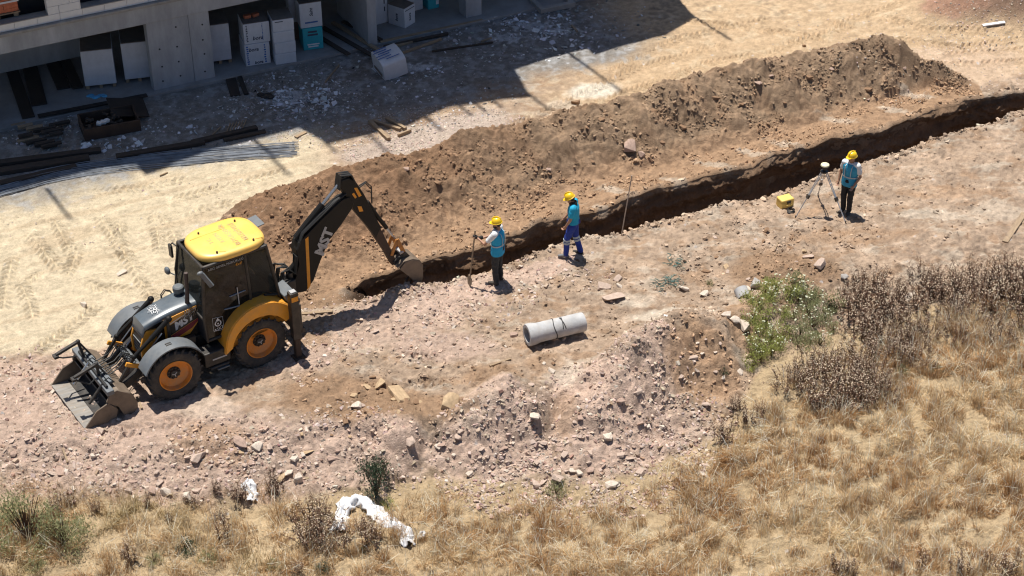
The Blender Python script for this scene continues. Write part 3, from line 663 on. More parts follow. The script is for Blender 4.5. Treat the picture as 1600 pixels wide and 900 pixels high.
# ------------------------------------------------------------------ building
bld = empty('concrete_building', (BA[0], BA[1], 0), FA, 'unfinished grey concrete building with open ground floor and white block wall above', 'building')
FZ = .08
MB().box((4.0, 4.1, FZ - .3), (20.0, 8.6, .6)).build('floor_slab', M_floor, bld, .01)
m = MB(); m.box((1.9, .16, 2.37), (13.0, .36, .50)); m.build('edge_beam', M_conc, bld, .012)
m = MB(); m.box((1.9, .14, 2.665), (13.0, .46, .085)); m.build('slab_edge', M_conc2, bld, .012)
m = MB(); m.box((10.6, .17, 2.37), (4.3, .36, .50)); m.box((10.6, .15, 2.664), (4.3, .46, .083)); m.build('edge_beam', M_conc, bld, .012)
m = MB(); m.box((4.0, 4.3, 2.56), (20, 7.8, .24)); m.build('ceiling_slab', M_conc, bld)
m = MB(); m.box((4.0, 8.2, 1.1), (20, .25, 2.2)); m.build('back_wall', M_conc, bld)
# shear wall with pour joint and tie holes
wl = MB(); wl.box((.62, .16, 1.06), (1.17, .30, 2.12)); wl.box((1.505, .16, 1.06), (.585, .298, 2.12)); o = wl.build('shear_wall', M_conc, bld, .008)
for x_ in (.32, .85, 1.55):
    for z_ in (.35, .8, 1.3, 1.8):
        if x_ == .32 and z_ == 1.8: continue
        MB().lathe([(.0, 0), (.026, 0), (.026, .012), (.0, .012)], (x_ + random.uniform(-.04, .04), .0, z_ + random.uniform(-.06, .06)), 'y', 10).build('tie_hole', M_dark, o)
MB().box((6.5, 1.0, 1.2), (.28, 2.4, 2.24)).build('fin_wall', M_conc, bld, .008)
MB().box((9.9, .42, 1.1), (.52, .5, 2.2)).build('column', M_conc, bld, .01)
MB().box((-4.6, .3, 1.1), (.5, .5, 2.2)).build('column', M_conc, bld, .01)
MB().box((-2.6, 2.6, 1.3), (3.4, .25, 2.0)).build('inner_wall', M_conc, bld, .01)
for x_ in (3.0, 6.5, 9.9): MB().box((x_, 5.5, 1.1), (.4, .4, 2.2)).build('column', M_conc, bld, .01)
# aerated block wall of the first floor: blocks one by one, openings left for windows
wallz = 2.71
AACM = {}
def aac(x0, x1, z0, z1):
    k = (round(x1 - x0, 2), round(z1 - z0, 2))
    if k not in AACM:
        AACM[k] = MB().box((0, 0, 0), (k[0] - .008, .24, k[1] - .008)).mesh('block')
    o = link('block', AACM[k], M_aac, bld); o.location = ((x0 + x1) / 2, .15 + random.uniform(-.004, .004), (z0 + z1) / 2)
rows = [(wallz + i * .215, wallz + (i + 1) * .215) for i in range(6)]
opens = [(-4.6, -2.5), (-1.62, .72), (2.4, 3.6)]
for ri, (z0, z1) in enumerate(rows):
    spans = [(-4.6, 3.2 + .3)] if ri == 0 else [(-2.5, -1.62), (.72, 2.4)]
    for a, b in spans:
        x_ = a - (.3 if ri % 2 else 0)
        while x_ < b - .02:
            p, q = max(a, x_), min(b, x_ + .6)
            if q - p > .05: aac(p, q, z0, z1)
            x_ += .6
for a, b in opens[:2]: MB().box(((a + b) / 2, .15, wallz + .225), (b - a - .02, .30, .02)).build('window_sill', M_conc2, bld)
MB().box((-.5, .9, 3.6), (8.4, .1, 1.8)).build('unlit_room_panel', M_cabin, bld)  # dark panel stands in for the shade of the room behind the openings
# upper storeys: outline found from the shadow the block throws
cot = 1 / math.tan(SUN_EL); nF = -FDY
def shadow_pt(px, py):
    q = np.array(gp(px, py)); h = ((q - BA) @ nF) / ((SUN_AZ * cot) @ nF); b = q - SUN_AZ * cot * h
    return float((b - BA) @ FDX), float(h)
OUT = [shadow_pt(*q) for q in [(0, 305), (150, 268), (213, 260), (228, 274), (345, 234), (468, 201), (512, 227), (640, 198), (655, 189), (700, 170), (775, 158), (830, 152), (806, 110), (870, 88), (918, 77), (930, 86), (1020, 60), (1042, 55), (1086, 27), (1062, 0)]]
up = MB()
steps = []
xs_ = [o_[0] for o_ in OUT]
def roof(x0, x1, h, depth=9.0, y0=0.0): up.box(((x0 + x1) / 2, y0 + depth / 2 + .02, (h + 4.02) / 2), (x1 - x0, depth, h - 4.02))
i = 0
for (xa, ha), (xb, hb_) in zip(OUT, OUT[1:]):
    if xb - xa > .02: up.prism([(xa, 4.02), (xb, 4.02), (xb, hb_), (xa, ha)], .02, 8.8)
up.prism([(-14, 4.02), (OUT[0][0], 4.02), (OUT[0][0], OUT[0][1]), (-14, OUT[0][1])], .02, 8.8)
up.build('upper_storeys', M_aac, bld, 0, 0)
for z_ in (5.6, 8.4, 11.2): MB().box((2.5, -.02, z_), (17, .08, .3)).build('storey_band', M_conc, bld)
for (pa, pb) in (((78, 302), (117, 345)), ((400, 222), (450, 278)), ((512, 227), (527, 241)), ((578, 213), (620, 248)), ((668, 186), (690, 208)), ((890, 85), (980, 148)), ((830, 150), (885, 168)), ((1086, 27), (1125, 70)), ((745, 164), (760, 178)), ((720, 168), (738, 184)), ((770, 158), (786, 172))):
    a_ = shadow_pt(*pa); b_ = shadow_pt(*pb)
    q = np.array(gp(*pb)); base = BA + FDX * a_[0]; dist = np.linalg.norm(q - base); top = float(np.dot(q - base, SUN_AZ)) / cot
    MB().tube([(a_[0], .1, min(a_[1], top) - .6), (a_[0], .1, top)], .055, 6).build('roof_rod', M_rebar, bld)
# balcony railings that fringe the shadow
# bricks on pallets in the window opening
bp = empty('brick_pallet', (BA[0] + FDX[0] * -3.72 + FDY[0] * .30, BA[1] + FDX[1] * -3.72 + FDY[1] * .30, wallz + .24), FA, 'strapped red hollow bricks on a pallet in the upper window opening', 'brick pallet')
BM_ = MB().box((0, 0, 0), (.185, .19, .088)).mesh('brick')
for k in range(5):
    for j in range(6):
        for d in range(2):
            o = link('brick', BM_, M_brick, bp); o.location = (-.50 + j * .19 + random.uniform(-.006, .006), .1 + d * .195 + random.uniform(-.008, .008), .20 + k * .092)
pm = MB()
for x_ in (-.5, -.02, .46): pm.box((x_, .2, .055), (.12, .42, .09))
pm.box((0, .2, .12), (1.14, .44, .03)); pm.build('pallet', M_wood, bp)
MB().box((0, -.004, .44), (1.15, .012, .05)).build('strap', M_wrap, bp)

def bw(x, y, z=FZ): return (BA[0] + FDX[0] * x + FDY[0] * y, BA[1] + FDX[1] * x + FDY[1] * y, z)
def text_mesh(s, size, name='lettering', ext=.0015, shear=0.0, bold=0.0):
    cu = bpy.data.curves.new('txt', 'FONT'); cu.body = s; cu.size = size; cu.extrude = ext; cu.align_x = 'CENTER'; cu.align_y = 'CENTER'; cu.shear = shear; cu.offset = bold; cu.resolution_u = 2
    o = bpy.data.objects.new('txt', cu); COL.objects.link(o)
    me = bpy.data.meshes.new_from_object(o.evaluated_get(bpy.context.evaluated_depsgraph_get())); me.name = name
    bpy.data.objects.remove(o); bpy.data.curves.remove(cu); me.materials.clear(); return me
def put_text(s, size, loc, right, upv, mat, parent, name='lettering', **kw):
    o = link(name, text_mesh(s, size, name, **kw), mat, parent)
    r = Vector(right).normalized(); u = (Vector(upv) - r * Vector(upv).dot(r)).normalized(); n = r.cross(u)
    M = Matrix((r, u, n)).transposed().to_4x4(); M.translation = Vector(loc); o.matrix_local = M
    return o

def carton(name, x, y, z, wd, dp, ht, ang, label, cat, group=None, top=None, mat=None, marks=(), tilt=None):
    """a box with its front lower left corner at building coordinates x, y"""
    r = empty(name, bw(x, y, z), FA + R(ang), label, cat, group)
    m = MB(); m.box((wd / 2, dp / 2, ht / 2), (wd, dp, ht)); m.build('carton_body', mat or M_card, r, .012)
    if top is not None: MB().box((wd / 2, dp / 2, ht + .006), (wd * .98, dp * .97, .012)).build('lid', top, r)
    for mk in marks:
        if mk[0] == 'txt': put_text(mk[1], mk[2], (mk[3] * wd, -.002, mk[4] * ht), mk[5] if len(mk) > 5 else (1, 0, 0), mk[6] if len(mk) > 6 else (0, 0, 1), M_ink, r, 'lettering', shear=.25, bold=.004)
        if mk[0] == 'bar':
            for k in range(mk[5]): MB().box((mk[1] * wd + random.uniform(-.006, .006), -.002, (mk[2] + (mk[3] - mk[2]) * (k + .5) / mk[5]) * ht), (mk[4] * random.uniform(.5, 1), .004, ht * (mk[3] - mk[2]) / mk[5] * .6)).build('printed_mark', mk[6], r)
    return r
def wrapped(x, y, wd, dp, ht, ang, label):
    r = empty('wrapped_block_pallet', bw(x, y), FA + R(ang), label, 'block pallet', 'white wrapped block pallets on the ground floor')
    MB().box((wd / 2, dp / 2, .10 + (ht - .1) / 2), (wd, dp, ht - .1)).build('wrapped_stack', M_wrap, r, .015)
    MB().box((wd / 2, dp / 2, ht + .008), (wd * .97, dp * .97, .016)).build('cover_sheet', M_cardtop, r)
    p = MB()
    for k in (.08, .5, .92): p.box((wd * k, dp / 2, .05), (.09, dp, .095))
    p.build('pallet', M_wood, r)
wrapped(-1.65, .90, .86, 1.0, 1.16, -14, 'white wrapped pallet nearest the left end, alone left of the concrete wall gap')
wrapped(-.55, .78, .80, 1.0, 1.20, -13, 'white wrapped pallet half hidden by the left edge of the concrete wall')
wrapped(1.86, .72, .66, .9, 1.22, -9, 'white wrapped pallet just right of the concrete wall')
TX = ('txt', 'boro')
carton('carton_stack', 2.78, .19, FZ, .71, .75, .66, -7, 'lower white carton with dark and blue print right of the wrapped pallet', 'carton', 'printed cartons', None, None, [('txt', 'bora', .15, .35, .74), ('txt', 'bora', .13, .52, .12), ('bar', .1, .05, .95, .07, 9, M_blue), ('bar', .8, .05, .95, .06, 8, M_blue)])
carton('carton_stack', 2.80, .22, FZ + .665, .74, .75, .62, -8, 'upper white carton with two red bricks on its dark lid', 'carton', 'printed cartons', M_cardtop, None, [('txt', 'bora', .16, .52, .25), ('bar', .12, .1, .95, .05, 10, M_ink), ('bar', .72, .1, .95, .03, 12, M_blue)])
for k in range(2):
    o = MB().box((0, 0, 0), (.19, .13, .09)).build('loose_brick', M_brick, None, .005); q = bw(3.05 + k * .24, .55, FZ + 1.35); o.location = q; o.rotation_euler = (0, 0, FA + .2 * k)
    tag(o, ['left red brick lying on the printed carton lid', 'right red brick lying on the printed carton lid'][k], 'brick', 'bricks on the carton')
zz = FZ
for k, h in enumerate((.32, .34, .33, .36)):
    carton('flat_carton', 3.56 + .012 * (k % 2), -.10 + .01 * k, zz, .60, .7, h, -8, ['bottom flat white carton of the tall stack', 'second white carton up in the tall stack', 'third white carton up in the tall stack', 'top white carton of the tall stack'][k], 'carton', 'cartons of the tall stack', M_cardtop if k == 3 else None, None, [('bar', .3, .78, .9, .3, 1, M_ink)] if k == 3 else ())
    zz += h + .004
carton('carton', 4.5, 1.15, FZ + .55, .40, .5, .75, -10, 'small white carton peeping out behind the tall stack', 'carton')
MB().box((0, 0, 0), (.5, .5, .545)).build('carton_support', M_cardtop).location = bw(4.74, 1.4, FZ + .2725)
for o in COL.objects:
    if o.name == 'carton_support': tag(o, 'dark box under the small white carton behind the stack', 'box'); o.rotation_euler[2] = FA
carton('teal_carton', 4.58, .36, FZ, .58, .65, .68, -10, 'teal carton with dark printed panel under a white carton', 'carton', None, None, M_teal, [('bar', .5, .62, .9, .34, 2, M_ink), ('bar', .5, .10, .30, .46, 2, M_white)])
carton('carton', 4.55, .40, FZ + .685, .64, .62, .76, -8, 'white carton standing on the teal carton', 'carton', None, M_cardtop, None, [('txt', 'Saint', .13, .52, .62, (0, 0, 1), (-1, 0, 0)), ('bar', .5, .16, .26, .42, 1, M_blue)])
carton('tall_carton', 7.08, .92, FZ, .40, .7, 1.35, 6, 'tall narrow white carton beside the thin fin wall', 'carton', None, None, None, [('bar', .72, .25, .95, .05, 4, M_ink)])
r = carton('carton', 7.74, .34, FZ, .50, .62, .62, 28, 'white carton with brown lid right of the fin wall', 'carton', None, M_cardtop, None, [('txt', 'bora', .13, .5, .45, (0, 0, 1), (-1, 0, 0)), ('bar', .5, .84, .9, .44, 1, M_ink)])
put_text('bora', .13, (-.002, .3, .28), (0, 0, 1), (0, 1, 0), M_ink, r, shear=.25, bold=.004)
carton('carton', 8.25, 1.25, FZ, .5, .6, .7, 4, 'white carton standing further back between the open box and the teal one', 'carton')
carton('teal_carton', 8.86, 1.15, FZ, .36, .5, .8, 2, 'teal carton at the back right of the open floor', 'carton', None, None, M_teal, [('bar', .85, .1, .9, .1, 3, M_white)])
# tipped drum-topped box lying outside
tb = empty('tipped_carton', (-3.42, 44.95, 0), R(27), 'white carton with a barrel shaped top tipped over on the dirt', 'carton')
m = MB()
arc = [(-.40, .0), (.40, .0), (.40, .52)] + [(.40 * math.cos(R(a_)), .52 + .12 * math.sin(R(a_))) for a_ in range(15, 180, 15)] + [(-.40, .52)]
m.prism([(p[0], p[1]) for p in arc], -.36, .36, 'x'); o = m.build('carton_body', M_card, tb, .012)
o.rotation_euler = (R(8), R(-10), 0); o.location = (0, 0, .03)
for k in range(6): b = MB().box((-.05 + random.uniform(-.15, .15), -.25 + .1 * k, .697 - .006 * abs(k - 2)), (.4, .03, .006)); b.build('printed_mark', M_blue, tb).rotation_euler = (R(8), R(-10), 0)
MB().box((-.385, -.05, .22), (.02, .5, .07)).build('tape', M_cardtop, tb).rotation_euler = (R(8), R(-10), 0)

# boards, planks and rubbish in the shade
def plank(name, a, b, wd, th, mat, label, group, z=None, cat='plank'):
    A = Vector((*a, 0)); B = Vector((*b, 0)); c_ = (A + B) / 2; d = B - A
    h = max(float(tz(c_.x, c_.y)), float(tz(*a)), float(tz(*b))) + th / 2 if z is None else z
    o = MB().box((0, 0, 0), (d.length, wd, th)).build(name, mat, None, .004); o.location = (c_.x, c_.y, h); o.rotation_euler = (random.uniform(-.03, .03), random.uniform(-.015, .015), math.atan2(d.y, d.x))
    return tag(o, label, cat, group)
for i_, (a_, b_, wd) in enumerate([((15, 100), (45, 185), .34), ((45, 100), (62, 165), .42), ((80, 95), (100, 140), .36), ((100, 92), (122, 140), .30), ((60, 185), (230, 150), .16)]):
    plank('formwork_board', gp(*a_, FZ), gp(*b_, FZ), wd, .04, M_form, 'black formwork board lying on the concrete floor left of the pallets', 'formwork boards on the floor', FZ + .025 + .006 * i_, 'board')
for i_, (a_, b_, wd, th, mt) in enumerate([((-30, 262), (158, 236), .22, .10, M_woodd), ((-20, 275), (140, 250), .25, .12, M_woodd), ((0, 290), (120, 262), .20, .08, M_woodd), ((182, 248), (320, 225), .20, .10, M_woodd), ((300, 226), (402, 203), .16, .10, M_woodd), ((350, 222), (415, 208), .12, .08, M_woodd)]):
    plank('dark_beam', gp(*a_), gp(*b_), wd, th, mt, 'long dark timber beam lying along the steel bars in the shade', 'dark timber beams along the bars')
for i_, (a_, b_, wd) in enumerate([((578, 192), (608, 221), .10), ((582, 191), (626, 205), .09), ((604, 188), (634, 205), .09), ((622, 215), (642, 207), .06)]):
    plank('round_post', gp(*a_), gp(*b_), wd, .09, M_wood, ['short timber post nearest the shadow edge, leftmost of four', 'timber post lying across the middle of the four', 'timber post at the right of the four, partly shaded', 'smallest timber offcut at the right end of the four'][i_], 'timber posts at the shadow edge', None, 'post')
for i_, (a_, b_, wd) in enumerate([((505, 45), (590, 92), .14), ((520, 38), (600, 85), .12), ((536, 36), (596, 66), .12), ((540, 30), (585, 52), .10), ((500, 60), (545, 88), .14)]):
    plank('floor_plank', gp(*a_, FZ), gp(*b_, FZ), wd, .05, M_wood if i_ % 2 else M_woodd, 'long plank lying on the floor beside the fin wall', 'planks beside the fin wall', FZ + .03 + .02 * (i_ % 3))
for i_, (a_, b_, wd) in enumerate([((594, 70), (754, 34), .10), ((600, 76), (700, 56), .09), ((590, 84), (660, 62), .10), ((606, 66), (720, 42), .08), ((620, 88), (690, 64), .06)]):
    plank('scaffold_plank', gp(*a_), gp(*b_), wd, .07, M_wood if i_ != 1 else M_woodd, 'weathered plank lying along the slab edge right of the fin wall', 'planks along the slab edge')
for i_, (a_, b_, wd, mt) in enumerate([((675, 82), (770, 68), .05, M_woodd), ((352, 95), (368, 150), .28, M_form), ((365, 96), (385, 148), .12, M_form), ((508, 130), (530, 102), .03, M_wood), ((893, 42), (902, 52), .06, M_wood), ((752, 66), (768, 60), .04, M_wood), ((330, 215), (345, 200), .03, M_wood)]):
    plank('loose_board', gp(*a_), gp(*b_), wd, .05, mt, ['thin dark pole lying in the shade below the slab', 'wide black board leaning off the slab edge right of the concrete wall', 'narrow black board beside the wide black board', 'thin pale stick lying below the cartons', 'small stick lying near the shadow edge far right', 'small pale stick below the grey column', 'thin pale stick near the dark beams'][i_], None, None, 'board')
wp = []
for i_ in range(14):
    px_, py_ = 18 + (i_ * 37) % 62, 200 + (i_ * 11) % 36; l_ = random.uniform(18, 34)
    plank('pile_timber', gp(px_, py_), gp(px_ + l_, py_ - l_ * .22), random.uniform(.08, .14), .07, random.choice([M_woodd, M_woodd, M_wood]), 'short timber in the dark scrap pile at the left edge', 'scrap timber pile', .06 + .05 * (i_ % 3), 'timber')
for i_ in range(6):
    plank('pale_lath', gp(352 + i_ * 5, 214 - i_ * 1.5), gp(360 + i_ * 5, 194 - i_), .03, .03, M_wood, 'pale lath in the small bundle beside the dark beams', 'pale laths beside the beams', None, 'lath')
q = gp(415, 151); m = MB()
for k in range(7): m.ball((random.uniform(-.16, .16), random.uniform(-.10, .10), .03), (.12, .09, .05), 8, 5)
o = m.build('dark_lump', M_form, None, 0, 60, .018, .012); o.location = (*q, .0); tag(o, 'dark oval lump lying on the ground below the cartons', 'lump')  # lump stands in for an unidentified dark oval spot
# rusty tray
sk = empty('steel_tray', (*gp(172, 200), 0), FA - R(5), 'rusty brown open steel tray with rubbish in it, in front of the slab', 'tray')
m = MB(); m.box((0, -.45, .17), (1.5, .04, .34)); m.box((-.73, 0, .17), (.04, .86, .34)); m.box((.73, 0, .17), (.04, .86, .34)); m.box((0, .45, .17), (1.5, .04, .34)); m.box((0, 0, .03), (1.42, .86, .04)); m.build('tray_body', M_rust, sk, .006)
o = MB().box((.55, .55, .3), (1.0, .9, .03)).build('lid_plate', M_form, sk); o.rotation_euler = (R(6), R(12), 0)
fb = MB()
for k in range(26): fb.box((random.uniform(-.6, .3), random.uniform(-.35, .35), random.uniform(.1, .3)), (random.uniform(.06, .25), random.uniform(.05, .12), random.uniform(.03, .1)), Euler((random.uniform(-.4, .4), random.uniform(-.4, .4), random.uniform(0, 3))).to_matrix())
tag(fb.build('tray_rubbish', M_woodd, sk), kind='stuff')
for k, (x_, y_) in enumerate(((-.30, -.25), (-.18, -.22), (-.08, -.18))):
    o = MB().box((0, 0, 0), (.13, .1, .09)).build('white_offcut', M_aac, None, .006); q = sk.matrix_basis @ Vector((x_, y_, .34)); o.location = q; o.rotation_euler = (.1, .2, .5 * k)
    tag(o, 'small white block offcut lying in the rusty tray', 'offcut', 'white offcuts in the tray')
m = MB(); pts = []
for k in range(9):
    pts.append((k * .06, .1 * math.sin(k * 1.3), .03 + .035 * abs(math.sin(k * 2.1))))
for a_, b_ in zip(pts, pts[1:]): m.ball(((a_[0] + b_[0]) / 2, (a_[1] + b_[1]) / 2, (a_[2] + b_[2]) / 2), (.09, .07, .035), 8, 5)
o = m.build('blue_bag', M_bluep, None, 0, 60, .018, .01); o.location = (*gp(140, 171), .34); o.rotation_euler = (0, 0, .1); tag(o, 'crumpled light blue plastic bag on the rubbish behind the tray', 'plastic bag')
# steel bars
rb = empty('rebar_bundle', (*gp(230, 255), 0), 0, 'long curved bundle of grey steel bars lying at the shadow edge', 'steel bars')
path = [gp(q[0], q[1]) for q in ((-60, 318), (0, 297), (60, 281), (120, 268), (200, 257), (290, 248), (380, 241), (468, 235))]
O_ = Vector(rb.location)
PA = np.array(path)
for k in range(44):
    off_ = (k - 21.5) * .0145 + random.uniform(-.01, .01); trim = random.uniform(0, .03)
    pts = []
    for i_, t_ in enumerate(np.linspace(0, 1 - trim, 14)):
        s_ = t_ * (len(path) - 1); j = min(int(s_), len(path) - 2); f_ = s_ - j
        p = PA[j] * (1 - f_) + PA[j + 1] * f_; d = PA[j + 1] - PA[j]; d /= np.linalg.norm(d); n_ = np.array([-d[1], d[0]])
        p = p + n_ * (off_ + .03 * math.sin(k * 1.7 + t_ * 5)); pts.append((p[0] - O_.x, p[1] - O_.y, float(tz(p[0], p[1])) + .02 + .014 * (k % 4) + .01 * math.sin(k + t_ * 7)))
    MB().tube(pts, .0085, 5).build('bar', M_rebar, rb)
# manhole frame at the right end of the slab
o = MB(); a_ = R(0)
o.box((0, -.38, .08), (1.15, .16, .16)); o.box((0, .38, .08), (1.15, .16, .158)); o.box((-.5, 0, .08), (.16, .6, .155)); o.box((.5, 0, .08), (.16, .6, .155)); o.box((0, 0, .015), (.84, .6, .02))
o = o.build('manhole_surround', M_conc2, None, .01); o.location = (*gp(862, 8), .02); o.rotation_euler = (0, 0, FA - .05); tag(o, 'shallow concrete manhole frame on the ground at the end of the slab', 'manhole frame')

# ------------------------------------------------------------------ backhoe loader
bh = empty('backhoe_loader', (MACH_O[0], MACH_O[1], float(tz(*MACH_O)) * 0 + .0), MACH_A, 'yellow and black backhoe loader with its digging arm over the trench', 'backhoe loader')
def B(m, name, mat, bev=.012, smooth=35, parent=None): return m.build(name, mat, parent or bh, bev, smooth)
def wheel(x, side, steer=0.0):
    r = empty('wheel', (x, side * .79, .62)); r.parent = bh; r.rotation_euler = (0, 0, steer)
    m = MB()
    m.lathe([(.355, -.17), (.42, -.205), (.50, -.215), (.56, -.205), (.588, -.17), (.592, 0), (.588, .17), (.56, .205), (.50, .215), (.42, .205), (.355, .17)], (0, 0, 0), 'y', 44)
    nl = 22
    for k in range(nl):
        for sd in (-1, 1):
            a0 = 2 * math.pi * (k + (.5 if sd > 0 else 0)) / nl
            P = []
            for yy, da in ((.015, 0.0), (.10, -.09), (.185, -.20), (.215, -.235)):
                rr = .628 if yy < .2 else .575
                P.append((yy * sd, a0 + da * 1.0, rr))
            for (y0, t0, r0), (y1, t1, r1) in zip(P, P[1:]):
                h0 = .040
                q = []
                for rr0, rr1 in ((.57, .555), (r0, r1)):
                    for (yy, tt_, rad) in ((y0, t0 - h0, rr0), (y0, t0 + h0, rr0), (y1, t1 + h0, rr1), (y1, t1 - h0, rr1)):
                        q.append((rad * math.cos(tt_), yy, rad * math.sin(tt_)))
                vs = [m.bm.verts.new(v_) for v_ in q]
                for f in ((0, 1, 2, 3), (7, 6, 5, 4), (0, 4, 5, 1), (1, 5, 6, 2), (2, 6, 7, 3), (3, 7, 4, 0)): m.bm.faces.new([vs[i_] for i_ in f])
    m.build('tyre', M_rubber, r)
    s = side
    m = MB(); m.lathe([(.362, -s * .17), (.368, s * .165), (.372, s * .195), (.352, s * .20), (.335, s * .15), (.32, s * .10), (.20, s * .055), (.13, s * .05), (.0, s * .05), (.0, -s * .1), (.33, -s * .16)], (0, 0, 0), 'y', 40)
    m.build('rim', M_orange, r)
    m = MB(); m.lathe([(.0, s * .13), (.075, s * .13), (.09, s * .12), (.10, s * .075), (.15, s * .065), (.15, s * .04), (.0, s * .04)], (0, 0, 0), 'y', 20)
    for k in range(10):
        a = 2 * math.pi * k / 10; m.lathe([(0, s * .05), (.018, s * .05), (.018, s * .10), (0, s * .10)], (.125 * math.cos(a), 0, .125 * math.sin(a)), 'y', 6)
    m.build('hub', M_black, r)
    m = MB()
    for k in range(3):
        a = 2 * math.pi * k / 3 + .3; m.bar((0, s * .134, 0), (.06 * math.cos(a), s * .134, .06 * math.sin(a)), .018, .01, (0, 1, 0))
    m.build('hub_mark', M_greyd, r)
for x_ in (0, 2.04):
    for s_ in (1, -1): wheel(x_, s_, R(-4) if x_ > 1 else 0)
def arch(cx, r, y0, y1, a0, a1, th, name, mat, lip=.0, seg=14):
    m = MB()
    m.lathe([(r, y0), (r + th, y0), (r + th, y1), (r, y1)], (cx, 0, .62), 'y', seg, R(a0), R(a1))
    if lip:
        m.lathe([(r - lip, y1 - .02), (r + .005, y1 - .02), (r + .005, y1 + .005), (r - lip, y1 + .005)], (cx, 0, .62), 'y', seg, R(a0), R(a1))
    return B(m, name, mat, .008, 40)
for s_ in (1, -1):
    a = arch(2.04, .70, s_ * .60, s_ * 1.0, 22, 150, .035, 'front_fender', M_grey, .0)
    m = MB()
    for q in (.84, .90): m.box((2.04 + .02, s_ * (q - .07), .62 + .738), (.13, .03, .008))
    B(m, 'fender_rib', M_black, 0)
# rear fenders: broad yellow arcs
for s_ in (1, -1):
    m = MB(); outer = []; inner = []
    for k in range(15):
        a = R(12 + (152 - 12) * k / 14); ro = .86 + .16 * math.sin(max(0, a - R(20)) * .9); ri = .70
        outer.append((ro * math.cos(a), .62 + ro * math.sin(a))); inner.append((ri * math.cos(a), .62 + ri * math.sin(a)))
    outer[0] = (.86, .66); 
    m.prism(outer + inner[::-1], s_ * .93, s_ * .985)
    m.sheet(outer, s_ * .55, s_ * .96, .03); m.sheet(inner, s_ * .55, s_ * .96, .02)
    B(m, 'rear_fender', M_yellow, .012)
# chassis, engine bay, axle
m = MB(); m.box((.85, 0, .72), (3.0, .62, .38)); m.box((2.04, 0, .62), (.22, 1.3, .22)); m.box((0, 0, .62), (.26, 1.3, .26)); m.box((1.75, 0, 1.0), (1.3, .5, .45)); B(m, 'chassis', M_black, .02)
for s_ in (1, -1):
    m = MB(); m.box((1.02, s_ * .72, .62), (.62, .36, .36)); m.box((1.0, s_ * .86, .40), (.45, .16, .05)); b_ = B(m, 'side_tank', M_black, .03)
    MB().box((.98, s_ * .903, .60), (.34, .006, .035)).build('tank_strip', M_greyd, b_)
m = MB(); m.box((.93, .885, .33), (.28, .14, .03)); B(m, 'foot_step', M_grey, .006)
# hood
def hood_z(x): return 1.80 - .02 * (x - 1.1) - .19 * max(0, (x - 1.1) / 1.25) ** 2.2
m = MB(); rings = []
for i_ in range(13):
    x_ = 1.10 + 1.24 * i_ / 12; z_ = hood_z(x_); hw = .34 - .05 * (x_ - 1.1)
    row = []
    for y_, dz in ((-1.0, -.10), (-.97, -.03), (-.85, 0), (-.4, .012), (0, .016), (.4, .012), (.85, 0), (.97, -.03), (1.0, -.10)):
        row.append(m.bm.verts.new((x_, y_ * hw, z_ + dz)))
    rings.append(row)
x_ = 2.40; row = [m.bm.verts.new((x_, y_ * .26, 1.40 + dz)) for y_, dz in ((-1.0, -.10), (-.97, -.03), (-.85, 0), (-.4, .012), (0, .016), (.4, .012), (.85, 0), (.97, -.03), (1.0, -.10))]; rings.append(row)
for a, b in zip(rings, rings[1:]):
    for k in range(8): m.bm.faces.new((a[k], a[k + 1], b[k + 1], b[k]))
m.bm.faces.new(rings[0]); m.bm.faces.new(rings[-1][::-1])
hd = B(m, 'hood', M_hood, 0, 50)
MB().box((1.28, 0, hood_z(1.28) + .014), (.012, .62, .01)).build('panel_gap', M_black, hd)
# emblem: ring of leaf shapes
m = MB(); ec = (1.93, -.02, hood_z(1.93) + .023)
for k in range(9):
    a = 2 * math.pi * k / 9
    for rad, sz, da in ((.085, .026, 0), (.125, .022, .2), (.125, .02, -.22), (.165, .018, .02)):
        q = (ec[0] + rad * math.cos(a + da), ec[1] + rad * math.sin(a + da), ec[2] - .10 * max(0, rad * math.cos(a + da)) * .8 + .03 * max(0, -rad * math.cos(a + da)))
        m.box(q, (sz * 1.9, sz * .62, .004), Euler((0, R(6), a + da + (.7 if k % 2 else -.5))).to_matrix())
m.lathe([(.025, 0), (.045, 0), (.045, .004), (.025, .004)], ec, 'z', 14)
m.build('emblem', M_white, hd)
m = MB(); m.prism([(2.36, 1.36), (2.44, 1.10), (2.44, .78), (2.30, .78), (2.30, 1.36)], -.21, .21); B(m, 'grille', M_black, .015)
gs = MB()
for z_ in (.88, .97, 1.06, 1.15): gs.box((2.45 - .015, 0, z_), (.02, .38, .02))
gs.build('grille_slat', M_grey, bh)
